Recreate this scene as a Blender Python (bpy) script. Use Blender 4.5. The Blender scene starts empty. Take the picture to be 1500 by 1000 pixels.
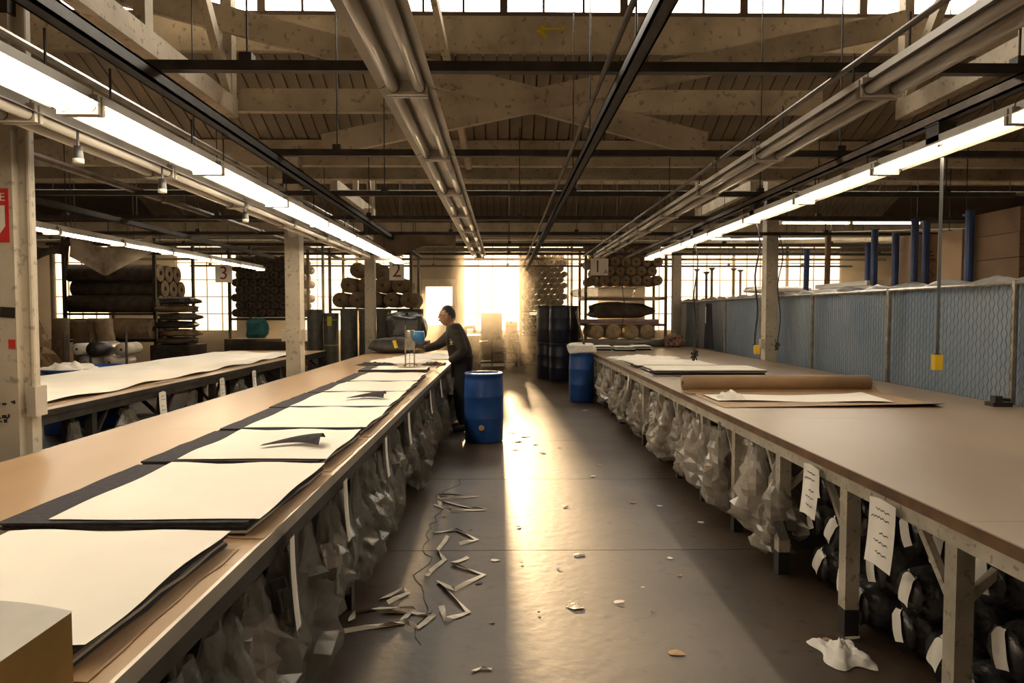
import bpy, bmesh, math, random
from mathutils import Vector, Matrix, Euler
random.seed(7)
R = math.radians
SC = bpy.context.scene
COL = SC.collection

# ------------------------------------------------------------------ camera
H = 1.62
cam_d = bpy.data.cameras.new('camera'); cam = bpy.data.objects.new('camera', cam_d); COL.objects.link(cam)
cam_d.lens = 24.0; cam_d.sensor_width = 36.0; cam_d.clip_end = 200
cam.location = (0, 0, H); cam.rotation_euler = (R(90 - 2.4), 0, R(-0.69))
SC.camera = cam
# ------------------------------------------------------------------ world, sun, exposure
w = bpy.data.worlds.new('world'); SC.world = w; w.use_nodes = True
wn = w.node_tree.nodes; wn['Background'].inputs[0].default_value = (1.0, .86, .66, 1); wn['Background'].inputs[1].default_value = 2.0
sun_d = bpy.data.lights.new('sun', 'SUN'); sun = bpy.data.objects.new('sun', sun_d); COL.objects.link(sun)
sun_d.energy = 15; sun_d.color = (1.0, .66, .33); sun_d.angle = R(2.5)
SUN_DIR = Vector((-.024, 1, math.tan(R(7.4))))          # towards the sun
sun.rotation_euler = SUN_DIR.to_track_quat('Z', 'Y').to_euler()
sun.location = (-.6, 30, 6)
SC.view_settings.view_transform = 'Standard'; SC.view_settings.look = 'None'
SC.view_settings.gamma = 1.0; SC.view_settings.use_curve_mapping = False
SC.view_settings.exposure = 0.9
PANE_EMIT = 1.7; SKY_EMIT = 8.0; TUBE_EMIT = 17.0; HAZE = .02

# ------------------------------------------------------------------ helpers
def P(x, y, D):            # photo pixel + distance along the aisle -> point
    return Vector(((x - 738) / 1000 * D, D, H - (y - 458) / 1000 * D))
def PZ(x, y, z):           # photo pixel on a level plane
    return P(x, y, (H - z) * 1000 / (y - 458))

MATS = {}
def M(name, col, rough=.6, metal=0, var=.12, scale=6, bump=0, bscale=40, spec=.5, col2=None, speck=0, alpha_mix=0, trans=0, coord='Object', stretch=None):
    if name in MATS: return MATS[name]
    m = bpy.data.materials.new(name); m.use_nodes = True; nt = m.node_tree; N = nt.nodes; L = nt.links
    b = N['Principled BSDF']; out = N['Material Output']
    b.inputs['Roughness'].default_value = rough; b.inputs['Metallic'].default_value = metal
    b.inputs['Specular IOR Level'].default_value = spec
    tc = N.new('ShaderNodeTexCoord'); src = tc.outputs[coord]
    if stretch:
        mp = N.new('ShaderNodeMapping'); mp.inputs['Scale'].default_value = stretch; L.new(src, mp.inputs[0]); src = mp.outputs[0]
    nz = N.new('ShaderNodeTexNoise'); nz.inputs['Scale'].default_value = scale; nz.inputs['Detail'].default_value = 6; L.new(src, nz.inputs['Vector'])
    rp = N.new('ShaderNodeValToRGB'); L.new(nz.outputs['Fac'], rp.inputs[0])
    c = Vector(col); c2 = Vector(col2) if col2 else c * (1 - var * 1.6)
    c1 = c * (1 + var * .6)
    rp.color_ramp.elements[0].position = .3; rp.color_ramp.elements[1].position = .7
    rp.color_ramp.elements[0].color = (*c2, 1); rp.color_ramp.elements[1].color = (*[min(v, 1) for v in c1], 1)
    colout = rp.outputs[0]
    if speck:
        n2 = N.new('ShaderNodeTexNoise'); n2.inputs['Scale'].default_value = scale * 7; n2.inputs['Detail'].default_value = 3; L.new(src, n2.inputs['Vector'])
        r2 = N.new('ShaderNodeValToRGB'); r2.color_ramp.elements[0].position = .60; r2.color_ramp.elements[1].position = .68
        r2.color_ramp.elements[0].color = (0, 0, 0, 1); r2.color_ramp.elements[1].color = (speck, speck, speck, 1); L.new(n2.outputs['Fac'], r2.inputs[0])
        mx = N.new('ShaderNodeMix'); mx.data_type = 'RGBA'; L.new(r2.outputs[0], mx.inputs[0]); L.new(colout, mx.inputs[6]); mx.inputs[7].default_value = (*(c * .22), 1)
        colout = mx.outputs[2]
    L.new(colout, b.inputs['Base Color'])
    if bump:
        n3 = N.new('ShaderNodeTexNoise'); n3.inputs['Scale'].default_value = bscale; n3.inputs['Detail'].default_value = 4; L.new(src, n3.inputs['Vector'])
        bp = N.new('ShaderNodeBump'); bp.inputs['Strength'].default_value = bump; bp.inputs['Distance'].default_value = .02
        L.new(n3.outputs['Fac'], bp.inputs['Height']); L.new(bp.outputs[0], b.inputs['Normal'])
    if alpha_mix or trans:
        tr = N.new('ShaderNodeBsdfTransparent'); ms = N.new('ShaderNodeMixShader'); ms.inputs[0].default_value = alpha_mix
        sh = b.outputs[0]
        if trans:
            tl = N.new('ShaderNodeBsdfTranslucent'); L.new(colout, tl.inputs[0])
            m2 = N.new('ShaderNodeMixShader'); m2.inputs[0].default_value = trans; L.new(sh, m2.inputs[1]); L.new(tl.outputs[0], m2.inputs[2]); sh = m2.outputs[0]
        L.new(sh, ms.inputs[1]); L.new(tr.outputs[0], ms.inputs[2]); L.new(ms.outputs[0], out.inputs[0])
    MATS[name] = m; return m
def EM(name, col, s, see=0):
    m = bpy.data.materials.new(name); m.use_nodes = True; N = m.node_tree.nodes; L = m.node_tree.links
    N.remove(N['Principled BSDF']); e = N.new('ShaderNodeEmission'); e.inputs[0].default_value = (*col, 1); e.inputs[1].default_value = s
    if see:
        t = N.new('ShaderNodeBsdfTransparent'); x = N.new('ShaderNodeMixShader'); x.inputs[0].default_value = see
        L.new(e.outputs[0], x.inputs[1]); L.new(t.outputs[0], x.inputs[2]); L.new(x.outputs[0], N['Material Output'].inputs[0])
    else: L.new(e.outputs[0], N['Material Output'].inputs[0])
    return m

class MB:
    def __init__(s): s.v = []; s.f = []; s.sm = False
    def add(s, vs, fs):
        o = len(s.v); s.v += [Vector(v) for v in vs]; s.f += [tuple(i + o for i in f) for f in fs]; return s
    def box(s, c, d, rot=None, taper=1.0):
        vs = []
        for z in (-.5, .5):
            t = taper if z > 0 else 1
            for x, y in ((-.5, -.5), (.5, -.5), (.5, .5), (-.5, .5)): vs.append(Vector((x * d[0] * t, y * d[1] * t, z * d[2])))
        if rot is not None:
            m = rot if isinstance(rot, Matrix) else Euler(rot).to_matrix()
            vs = [m @ v for v in vs]
        c = Vector(c)
        return s.add([v + c for v in vs], [(3, 2, 1, 0), (4, 5, 6, 7), (0, 1, 5, 4), (1, 2, 6, 5), (2, 3, 7, 6), (3, 0, 4, 7)])
    def bx(s, x0, x1, y0, y1, z0, z1): return s.box(((x0 + x1) / 2, (y0 + y1) / 2, (z0 + z1) / 2), (x1 - x0, y1 - y0, z1 - z0))
    def bar(s, a, b, w, h, up=(0, 0, 1)):
        a = Vector(a); b = Vector(b); d = b - a; l = d.length; d.normalize(); u = Vector(up)
        if abs(d.dot(u)) > .98: u = Vector((0, 1, 0))
        sx = d.cross(u).normalized(); u = sx.cross(d)
        m = Matrix((sx, d, u)).transposed()
        return s.box((a + b) / 2, (w, l, h), m)
    def tube(s, pts, r, n=8, cap=True):
        pts = [Vector(p) for p in pts]; rs = r if isinstance(r, (list, tuple)) else [r] * len(pts); rings = []; prev = None
        for i, p in enumerate(pts):
            t = (pts[min(i + 1, len(pts) - 1)] - pts[max(i - 1, 0)]).normalized()
            if prev is None:
                u = Vector((0, 0, 1)) if abs(t.z) < .9 else Vector((1, 0, 0)); a = t.cross(u).normalized()
            else:
                a = (prev - t * prev.dot(t)).normalized()
            prev = a; b = t.cross(a)
            rings.append([p + (a * math.cos(2 * math.pi * k / n) + b * math.sin(2 * math.pi * k / n)) * rs[i] for k in range(n)])
        o = len(s.v)
        for g in rings: s.v += g
        for i in range(len(rings) - 1):
            for k in range(n): s.f.append((o + i * n + k, o + i * n + (k + 1) % n, o + (i + 1) * n + (k + 1) % n, o + (i + 1) * n + k))
        if cap:
            s.f.append(tuple(o + k for k in reversed(range(n)))); s.f.append(tuple(o + (len(rings) - 1) * n + k for k in range(n)))
        return s
    def lathe(s, prof, n=24, c=(0, 0, 0), axis='Z'):
        o = len(s.v); c = Vector(c)
        for r, z in prof:
            for k in range(n):
                a = 2 * math.pi * k / n; p = Vector((r * math.cos(a), r * math.sin(a), z))
                if axis == 'Y': p = Vector((p.x, p.z, p.y))
                if axis == 'X': p = Vector((p.z, p.x, p.y))
                s.v.append(c + p)
        for i in range(len(prof) - 1):
            for k in range(n): s.f.append((o + i * n + k, o + i * n + (k + 1) % n, o + (i + 1) * n + (k + 1) % n, o + (i + 1) * n + k))
        return s
    def grid(s, fn, nu, nv, thick=0):
        o = len(s.v)
        for j in range(nv + 1):
            for i in range(nu + 1): s.v.append(Vector(fn(i / nu, j / nv)))
        for j in range(nv):
            for i in range(nu): a = o + j * (nu + 1) + i; s.f.append((a, a + 1, a + nu + 2, a + nu + 1))
        return s
    def prism(s, poly, z0, z1):
        n = len(poly); o = len(s.v)
        s.v += [Vector((x, y, z0)) for x, y in poly] + [Vector((x, y, z1)) for x, y in poly]
        s.f.append(tuple(o + i for i in reversed(range(n)))); s.f.append(tuple(o + n + i for i in range(n)))
        for i in range(n): s.f.append((o + i, o + (i + 1) % n, o + n + (i + 1) % n, o + n + i))
        return s
    def mesh(s, name, mat, smooth=False):
        me = bpy.data.meshes.new(name); me.from_pydata(s.v, [], s.f); me.update()
        bm = bmesh.new(); bm.from_mesh(me); bmesh.ops.recalc_face_normals(bm, faces=bm.faces); bm.to_mesh(me); bm.free()
        if mat: me.materials.append(mat)
        if smooth or s.sm:
            for p in me.polygons: p.use_smooth = True
        return me
    def build(s, name, mat, parent=None, smooth=False, loc=None, rot=None):
        return place(s.mesh(name, mat, smooth), name, parent, loc, rot)
def place(me, name, parent=None, loc=None, rot=None):
    o = bpy.data.objects.new(name, me); COL.objects.link(o); o.parent = parent
    if loc is not None: o.location = loc
    if rot is not None: o.rotation_euler = rot
    return o
def empty(name, loc=(0, 0, 0), rz=0):
    o = bpy.data.objects.new(name, None); o.empty_display_size = .1; COL.objects.link(o); o.location = loc; o.rotation_euler = (0, 0, rz); return o
def tag(o, label, cat, group=None):
    o['label'] = label; o['category'] = cat
    if group: o['group'] = group
    return o
def struct(o, label=None):
    o['kind'] = 'structure'
    if label: o['label'] = label
    return o
def copy_tree(o, parent=None):
    c = o.copy(); COL.objects.link(c); c.parent = parent
    for ch in o.children: copy_tree(ch, c)
    return c
def text(s, size, mat, name, parent, loc, rot, ext=.001, align='CENTER'):
    cu = bpy.data.curves.new(name, 'FONT'); cu.body = s; cu.size = size; cu.extrude = ext; cu.align_x = align; cu.align_y = 'CENTER'
    t = bpy.data.objects.new(name + '_curve', cu); COL.objects.link(t)
    me = bpy.data.meshes.new_from_object(t.evaluated_get(bpy.context.evaluated_depsgraph_get()))
    bpy.data.objects.remove(t); bpy.data.curves.remove(cu); me.materials.clear(); me.materials.append(mat)
    return place(me, name, parent, loc, rot)
def modmesh(o):
    dg = bpy.context.evaluated_depsgraph_get(); me = bpy.data.meshes.new_from_object(o.evaluated_get(dg)); o.modifiers.clear(); o.data = me; return o
def rnd(a, b): return random.uniform(a, b)

# ------------------------------------------------------------------ materials
cream = M('cream_paint', (.50, .42, .31), .75, var=.22, scale=2.2, speck=.55, bump=.15, bscale=30)
creamL = M('cream_post_paint', (.52, .46, .37), .65, var=.18, scale=2.5, speck=.5, bump=.1, bscale=25)
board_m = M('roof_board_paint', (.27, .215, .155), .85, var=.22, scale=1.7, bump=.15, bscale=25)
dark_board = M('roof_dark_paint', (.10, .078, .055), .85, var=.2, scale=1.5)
conc = M('concrete', (.070, .045, .029), .46, var=.35, scale=1.3, speck=.5, bump=.12, bscale=12, spec=.45)
seam_m = M('floor_seam', (.03, .024, .02), .8)
wallp = M('wall_paint', (.42, .34, .25), .8, var=.2, scale=1.2)
steel_dk = M('dark_steel', (.05, .042, .036), .5, metal=.4, var=.3, scale=8)
rail_m = M('rusty_rail', (.13, .095, .07), .5, metal=.5, var=.3, scale=6)
galv = M('galvanised', (.38, .34, .29), .35, metal=.85, var=.25, scale=9)
fixt_m = M('fixture_enamel', (.55, .50, .43), .35, var=.15, scale=4)
tube_off = M('unlit_tube_glass', (.62, .58, .52), .18, var=.05)
tube_on = EM('lit_tube', (1.0, .84, .60), TUBE_EMIT)
pane_far = EM('sunlit_window_glass', (1.0, .68, .33), PANE_EMIT, .45)
pane_sky = EM('skylit_window_glass', (1.0, .90, .74), SKY_EMIT, .3)
black_m = M('black_plastic', (.02, .018, .018), .45)
wood_top = M('table_masonite', (.50, .33, .19), .30, var=.16, scale=1.2, spec=.5, stretch=(1, .25, 1))
wood_top2 = M('table_brown_masonite', (.27, .195, .13), .33, var=.14, scale=1.2, spec=.5, stretch=(1, .25, 1))
wood_edge = M('table_edge_wood', (.16, .085, .04), .5, var=.3, scale=6)
leg_cream = M('leg_cream_paint', (.45, .40, .32), .55, var=.2, scale=5, speck=.6)
kraft = M('kraft_paper', (.34, .215, .115), .7, var=.1, scale=4)
paper = M('white_paper', (.80, .76, .70), .8, var=.03, scale=3)
navy = M('navy_fabric', (.035, .032, .042), .9, var=.3, scale=40, bump=.3, bscale=200)
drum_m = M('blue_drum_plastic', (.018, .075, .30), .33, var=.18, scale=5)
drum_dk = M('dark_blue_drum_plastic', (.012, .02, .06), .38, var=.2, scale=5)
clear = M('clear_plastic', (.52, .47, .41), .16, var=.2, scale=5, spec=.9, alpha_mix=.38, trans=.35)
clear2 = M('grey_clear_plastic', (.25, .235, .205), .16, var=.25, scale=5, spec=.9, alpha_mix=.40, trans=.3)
blackwrap = M('black_plastic_wrap', (.05, .047, .05), .25, var=.3, scale=9, spec=.8, bump=.4, bscale=35)
card = M('cardboard', (.40, .26, .15), .8, var=.1, scale=3)
card_dk = M('brown_cardboard', (.17, .10, .055), .8, var=.12, scale=3)
roll_tan = M('tan_fabric_roll', (.44, .33, .21), .9, var=.25, scale=7, bump=.2, bscale=60)
roll_brown = M('brown_fabric_roll', (.20, .135, .08), .9, var=.3, scale=7, bump=.2, bscale=60)
roll_dark = M('dark_fabric_roll', (.075, .055, .04), .85, var=.35, scale=7, bump=.2, bscale=60)
roll_grey = M('grey_wrapped_roll', (.085, .08, .072), .45, var=.3, scale=6, bump=.3, bscale=30)
core_m = M('roll_core', (.05, .035, .025), .9)
red_m = M('sign_red', (.55, .03, .025), .5); white_m = M('sign_white', (.74, .69, .6), .6, var=.06)
yellow_m = M('plug_yellow', (.80, .55, .02), .45); bluepost = M('blue_rack_paint', (.02, .05, .17), .45, var=.2)
skin_m = M('skin', (.36, .19, .11), .5, var=.08); hair_m = M('black_hair', (.012, .010, .009), .5, bump=.5, bscale=120)
jacket_m = M('charcoal_jacket', (.030, .024, .020), .8, var=.25, scale=14, bump=.25, bscale=30); pants_m = M('dark_trousers', (.014, .013, .016), .85, var=.2, scale=12)
pink_m = M('pink_film', (.62, .25, .24), .4)
tarp_m = M('grey_tarp', (.22, .17, .125), .7, var=.25, scale=3, bump=.3, bscale=14)
sheet_m = M('blue_grey_sheeting', (.30, .36, .43), .4, scale=.9, trans=.2, col2=(.17, .25, .36))
wire_m = M('chain_link_wire', (.16, .15, .14), .5, metal=.6)
ochre = M('ochre_wood', (.30, .165, .03), .6, var=.25, scale=5)
web_m = M('cream_webbing', (.72, .66, .57), .85)

# ------------------------------------------------------------------ structure: floor
fl = struct(MB().bx(-17.2, 13.2, -5.2, 23.3, -.2, -.012).build('floor', seam_m), 'dark stained concrete floor of the workshop')
slab = MB().bx(-1.996, 1.996, -.996, .996, -.012, 0).mesh('slab', conc)
yy = -4.4
while yy < 23.2:
    for xx in (-16.6, -12.6, -8.6, -4.6, -.6, 3.4, 7.4):
      if True:
        place(slab, 'slab', fl, (xx + 1.0, yy, 0))
    yy += 2.0
crack = MB(); pts = [Vector((-.42, 6.6, .001))]
while pts[-1].y > 3.3: pts.append(pts[-1] + Vector((rnd(-.05, .055), -rnd(.05, .13), 0)))
for a, b in zip(pts, pts[1:]): crack.bar(a, b, .005, .002)
crack.build('crack', seam_m, fl)

# walls
def wall_with_openings(name, Y, x0, x1, z0, z1, ops, th=.25):
    m = MB(); xs = x0
    for a, b, c, d in sorted(ops):
        m.bx(xs, a, Y, Y + th, z0, z1)
        if c > z0: m.bx(a, b, Y, Y + th, z0, c)
        m.bx(a, b, Y, Y + th, d, z1); xs = b
    m.bx(xs, x1, Y, Y + th, z0, z1)
    return struct(m.build(name, wallp))
FW = 23.0
WINS = [(-15.0, -13.2), (-10.95, -8.95), (-6.7, -3.15), (-1.35, .60), (.85, 3.2), (4.75, 5.75), (5.95, 11.4)]
ops = [(a, b, 1.02, 3.86) for a, b in WINS] + [(-2.75, -1.6, 0, 2.75)]
wall_with_openings('wall_far', FW, -17, 13, 0, 6.6, ops)
struct(MB().bx(-17.2, -17, -5, 23.2, 0, 6.6).build('wall_left', wallp)); struct(MB().bx(13, 13.2, -5, 23.2, 0, 6.6).build('wall_right', wallp))
struct(MB().bx(-17, 13, -5.2, -5, 0, 6.6).build('wall_back', wallp))
barm = M('window_steel', (.10, .065, .04), .6)
PANEM = {}
def window(n, x0, x1, z0, z1, Y, pw, ph, pmat, thick_every=0, name=None):
    nx = max(1, round((x1 - x0) / pw)); nz = max(1, round((z1 - z0) / ph)); dx = (x1 - x0) / nx; dz = (z1 - z0) / nz
    m = MB(); t = .06
    m.bx(x0 - t, x1 + t, Y - .04, Y + .06, z0 - t, z0 + .02).bx(x0 - t, x1 + t, Y - .04, Y + .06, z1 - .02, z1 + t)
    m.bx(x0 - t, x0 + .02, Y - .04, Y + .06, z0, z1).bx(x1 - .02, x1 + t, Y - .04, Y + .06, z0, z1)
    wdw = struct(m.build('window_%d' % n, barm))
    for i in range(1, nx):
        thick = thick_every and i % thick_every == 0
        tt = .045 if thick else .014
        x = x0 + i * dx; MB().bx(x - tt, x + tt, Y - (.05 if thick else .025), Y + .03, z0, z1).build('mullion', barm, wdw)
    for j in range(1, nz):
        z = z0 + j * dz; MB().bx(x0, x1, Y - .022, Y + .028, z - .016, z + .016).build('glazing_bar', barm, wdw)
    key = (round(dx, 3), round(dz, 3), pmat.name)
    if key not in PANEM: PANEM[key] = MB().box((0, 0, 0), (dx - .01, .006, dz - .01)).mesh('pane', pmat)
    for i in range(nx):
        for j in range(nz): place(PANEM[key], 'pane', wdw, (x0 + (i + .5) * dx, Y + .01, z0 + (j + .5) * dz))
    return wdw
for k, (a, b) in enumerate(WINS): window(k + 1, a, b, 1.02, 3.86, FW + .08, .46, .56, pane_far, 4 if b - a > 3 else 0)
d = struct(MB().bx(-2.75, -1.6, FW + .04, FW + .1, 0, 1.22).bx(-2.75, -1.6, FW + .04, FW + .1, 2.5, 2.75).bx(-2.75, -2.62, FW + .04, FW + .1, 1.22, 2.5).bx(-1.73, -1.6, FW + .04, FW + .1, 1.22, 2.5).build('door_1', white_m))
for i in range(3):
    for j in range(3): MB().box((-2.62 + .89 / 3 * (i + .5), FW + .07, 1.22 + 1.28 / 3 * (j + .5)), (.28, .008, .41)).build('pane', pane_far, d)
MB().lathe([(0, 0), (.03, 0), (.035, .03), (.02, .06), (0, .06)], 10, (-1.67, FW + .02, 1.02), 'Y').build('door_knob', galv, d)

# ceiling: low valleys, raised glazed monitors, sloped boarding
HB, HT, RT = 4.60, 5.0, 6.45       # header bottom / top, monitor roof
ceil = MB()
ceil.bx(-17, 13, -5, 8.1, RT, RT + .15)
for y0 in (8.0, 16.0):
    ceil.bx(-17, 13, y0 + 1.4, y0 + 2.6, 3.95, 4.1)
    ceil.bx(-17, 13, y0 + 4.0, min(y0 + 8.1, 23.2), RT, RT + .15)
    ceil.add([(-17, y0 + 2.6, 3.95), (13, y0 + 2.6, 3.95), (13, y0 + 4, HB), (-17, y0 + 4, HB), (-17, y0 + 2.6, 4.1), (13, y0 + 2.6, 4.1), (13, y0 + 4, HB + .15), (-17, y0 + 4, HB + .15)],
             [(0, 1, 2, 3), (7, 6, 5, 4), (0, 4, 5, 1), (1, 5, 6, 2), (2, 6, 7, 3), (3, 7, 4, 0)])
    ceil.add([(-17, y0, HB + .06), (13, y0, HB + .06), (13, y0 + 1.4, 4.01), (-17, y0 + 1.4, 4.01), (-17, y0, HB + .16), (13, y0, HB + .16), (13, y0 + 1.4, 4.11), (-17, y0 + 1.4, 4.11)],
             [(3, 2, 1, 0), (4, 5, 6, 7), (0, 1, 5, 4), (1, 2, 6, 5), (2, 3, 7, 6), (3, 0, 4, 7)])
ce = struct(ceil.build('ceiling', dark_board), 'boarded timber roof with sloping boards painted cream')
sl = math.atan2(HB - 3.95, 1.4); L_ = math.hypot(1.4, HB - 3.95)
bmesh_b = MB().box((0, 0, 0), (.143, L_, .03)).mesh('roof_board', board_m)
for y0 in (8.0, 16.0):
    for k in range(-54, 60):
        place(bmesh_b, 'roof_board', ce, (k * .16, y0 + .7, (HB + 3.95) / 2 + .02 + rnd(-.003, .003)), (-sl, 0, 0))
def beam(a, b, w_, h_, mat=cream, name='roof_beam'): return MB().bar(a, b, w_, h_).build(name, mat, ce)
for y0 in (8.0, 16.0):
    beam((-17, y0, (HB + HT) / 2), (13, y0, (HB + HT) / 2), .14, HT - HB, name='header_beam')
    beam((-17, y0 + 4, (HB + HT) / 2), (13, y0 + 4, (HB + HT) / 2), .14, HT - HB, name='header_beam')
    beam((-17, y0 + 1.4, 3.78), (13, y0 + 1.4, 3.78), .12, .34)
    beam((-17, y0 + 2.6, 3.80), (13, y0 + 2.6, 3.80), .12, .28)
beam((-3.4, 7.82, 4.0), (3.6, 7.82, 4.0), .10, .25)
beam(P(140, -12, 7.45), P(1030, 214, 7.72), .07, .27, name='brace'); beam(P(478, 217, 7.62), P(1320, 38, 7.4), .07, .24, name='brace')
beam(P(636, -4, 7.3), P(688, 247, 9.25), .07, .10, name='brace')
# yellow spray mark on the header
ym = M('yellow_spray_paint', (.62, .48, .03), .7, var=.2, scale=30); mk = MB()
mk.bar(P(826, 48, 7.925), P(786, 51, 7.925), .004, .03, (0, 0, 1)); mk.bar(P(787, 51, 7.924), P(800, 62, 7.924), .004, .045, (0, 0, 1)); mk.bar(P(787, 51, 7.923), P(800, 43, 7.923), .004, .025, (0, 0, 1))
mk.build('paint_arrow', ym, ce)
# clerestory glazing
for n, (y0, pm) in enumerate(((8.0, pane_sky), (16.0, pane_sky))):
    window(8 + n, -12.42, 12.42, HT + .04, RT - .1, y0, .46, 1.4, pm, 3)
for n, y0 in enumerate((12.0, 20.0)):
    struct(MB().bx(-17, 13, y0 - .05, y0 + .05, HT, RT).build('trim_%d' % (n + 1), dark_board))
# longitudinal trusses
def truss(X, y0, y1, label):
    t = empty('roof_truss', (X, y0, 3.75)); tag(t, label, 'truss')
    def pt(y, z): return (0, y - y0, z - 3.75)
    MB().bar(pt(y0, 3.88), pt(y1, 3.88), .12, .2).build('bottom_chord', cream, t)
    MB().bar(pt(y0, 6.3), pt(y1, 6.3), .12, .18).build('top_chord', cream, t)
    n = max(2, round((y1 - y0) / 1.9)); dy = (y1 - y0) / n
    for i in range(n + 1): MB().bar(pt(y0 + i * dy + (.07 if i == 0 else -.07 if i == n else 0), 3.98), pt(y0 + i * dy + (.07 if i == 0 else -.07 if i == n else 0), 6.21), .1, .13, (0, 1, 0)).build('vertical_strut', cream, t)
    for i in range(n):
        a, b = (y0 + i * dy + .08, y0 + (i + 1) * dy - .08)
        MB().bar(pt(a, 6.18 if i % 2 else 4.0), pt(b, 4.0 if i % 2 else 6.18), .08, .13).build('diagonal_strut', cream, t)
truss(-3.0, .2, 7.7, 'cream timber roof truss above the left cutting table'); truss(4.45, .2, 7.7, 'cream timber roof truss above the chain-link fence')
truss(-3.0, 12.2, 15.8, 'cream timber roof truss over the far end of the left table'); truss(4.45, 12.2, 15.8, 'cream timber roof truss over the far end of the fence')

# posts
def post(X, Y, w_, top, label, plank=False, dep=None):
    dep = dep or w_
    o = empty('timber_post', (X, Y, 0)); tag(o, label, 'post')
    MB().bx(-w_ / 2, w_ / 2, -dep / 2, dep / 2, 0, top).build('shaft', creamL, o)
    if plank: MB().bx(w_ / 2, w_ / 2 + .035, -.02, dep / 2 - .015, 0, top).build('side_plank', creamL, o)
    MB().bx(-w_ / 2 - .012, w_ / 2 + .012, -dep / 2 - .012, dep / 2 + .012, top - .5, top - .3).build('steel_strap', steel_dk, o)
    return o
p1 = post(-2.88, 3.96, .26, 3.78, 'cream timber post carrying the red fire sign beside the cutting table', True, .15)
MB().bx(.167, .215, -.06, .04, 1.03, 1.2).build('outlet_box', fixt_m, p1)
MB().tube([(.182, -.02, 1.2), (.182, -.02, 3.7)], .014, 8).build('conduit', creamL, p1)
MB().bar((.045, -.078, 1.625), (.128, -.078, 1.62), .004, .06, (0, 0, 1)).build('black_sticker', black_m, p1); MB().bx(.085, .125, -.079, -.0755, 1.42, 1.47).build('red_sticker', red_m, p1)
for k in range(14): MB().box((rnd(.0, .12), -.0765, rnd(.95, 1.12)), (rnd(.008, .025), .003, rnd(.008, .02))).build('paint_chip', black_m, p1)
s = empty('fire_sign', (-2.845, 3.8845, 2.165)); tag(s, 'red and white fire extinguisher arrow sign on the near cream post', 'sign')
MB().bx(-.075, .075, -.004, 0, -.15, .15).build('sign_plate', red_m, s)
MB().add([(-.055, -.006, .055), (.055, -.006, .055), (.055, -.006, -.06), (.0, -.006, -.135), (-.055, -.006, -.06)], [(0, 1, 2, 3, 4)]).build('arrow', white_m, s)
text('FIRE', .062, white_m, 'sign_lettering', s, (0, -.006, .10), (R(90), 0, 0)); text('EXTINGUISHER', .017, red_m, 'sign_lettering', s, (0, -.008, 0), (R(90), R(90), 0))
p2 = post(-2.74, 9.0, .19, 3.78, 'cream timber post between the two left tables with switch boxes'); MB().bx(-.16, -.096, -.06, .03, 1.25, 1.4).build('switch_box', fixt_m, p2); MB().bx(.096, .15, -.06, .03, 1.25, 1.4).build('switch_box', fixt_m, p2)
post(-2.79, 14.35, .2, 3.78, 'timber post standing in front of the pile of brown rolls'); 
p3 = post(4.295, 11.0, .19, 3.78, 'cream timber post standing against the chain-link fence'); MB().bx(-.15, -.096, -.05, .03, 1.05, 1.2).build('switch_box', fixt_m, p3)
post(4.3, 17.0, .2, 3.78, 'timber post at the far end of the chain-link fence')

# ------------------------------------------------------------------ ceiling services: struts, rails, fixtures
def thing(mb, name, mat, label, cat, group=None, smooth=False):
    return tag(mb.build(name, mat, None, smooth), label, cat, group)
ZS = 2.82
STRUTS = ((3.4, -1.75, 5.2, 'nearest cross strut'), (5.2, -1.75, 5.2, 'second cross strut'), (6.95, -5.5, 5.2, 'third cross strut'), (8.7, -6, 6, 'fourth cross strut'), (10.4, -7, 7, 'fifth cross strut'), (12.1, -8, 7.5, 'sixth cross strut'), (14.0, -8, 8, 'seventh cross strut'), (17.6, -8, 9, 'last cross strut'))
for D, x0, x1, nm in STRUTS:
    t = empty('cross_strut', (0, D, ZS)); tag(t, 'dark steel channel spanning the aisle, %s under the roof' % nm, 'strut')
    MB().bx(x0, x1, -.024, .024, -.024, .024).build('channel', steel_dk, t)
    x = x0 + .5
    topz = RT if (D < 7.9 or 12 < D < 16) else 3.95
    while x < x1:
        MB().tube([(x, 0, .02), (x, 0, topz - ZS)], .006, 5).build('hanger_rod', steel_dk, t)
        MB().bx(x - .03, x + .03, -.03, .03, .024, .06).build('rod_clamp', steel_dk, t); x += 1.9
def rail(X, z, y0, y1, r, mat, label, kind='pipe'):
    o = MB()
    if kind == 'pipe':
        o.tube([(X, y0, z), (X, y1, z)], r, 8)
        y = y0 + 1.5
        while y < y1: o.tube([(X, y - .04, z), (X, y + .04, z)], r * 1.3, 8); y += 3
        return thing(o, 'overhead_pipe', mat, label, 'pipe')
    o.bx(X - r, X + r, y0, y1, z - r, z - r * .6).bx(X - r, X - r * .7, y0, y1, z - r, z + r).bx(X + r * .7, X + r, y0, y1, z - r, z + r).bx(X - r, X + r, y0, y1, z + r * .7, z + r)
    return thing(o, 'support_rail', mat, label, 'rail')
rail(.56, 2.70, .8, 17, .03, steel_dk, 'dark steel rail running over the middle of the aisle', 'rail')
rail(.47, 2.745, .8, 17, .014, rail_m, 'thin brown conduit beside the dark rail over the aisle')
rail(-1.70, 2.755, .8, 14, .035, steel_dk, 'dark steel rail above the lit tubes of the left table', 'rail')
rail(2.55, 2.755, .8, 14, .033, rail_m, 'rusty steel rail above the lit tubes of the right table', 'rail')
rail(1.61, 2.76, .8, 14, .014, rail_m, 'thin brown conduit above the unlit twin tubes of the right table')
rail(-.41, 2.755, .8, 14, .016, rail_m, 'thin conduit above the unlit twin tubes left of the aisle')
rail(3.3, 2.9, .8, 15, .03, rail_m, 'brown pipe over the fence side of the right table')
rail(-4.7, 2.75, 3, 14, .03, steel_dk, 'dark steel rail above the lit tubes of the far left table', 'rail')
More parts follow.
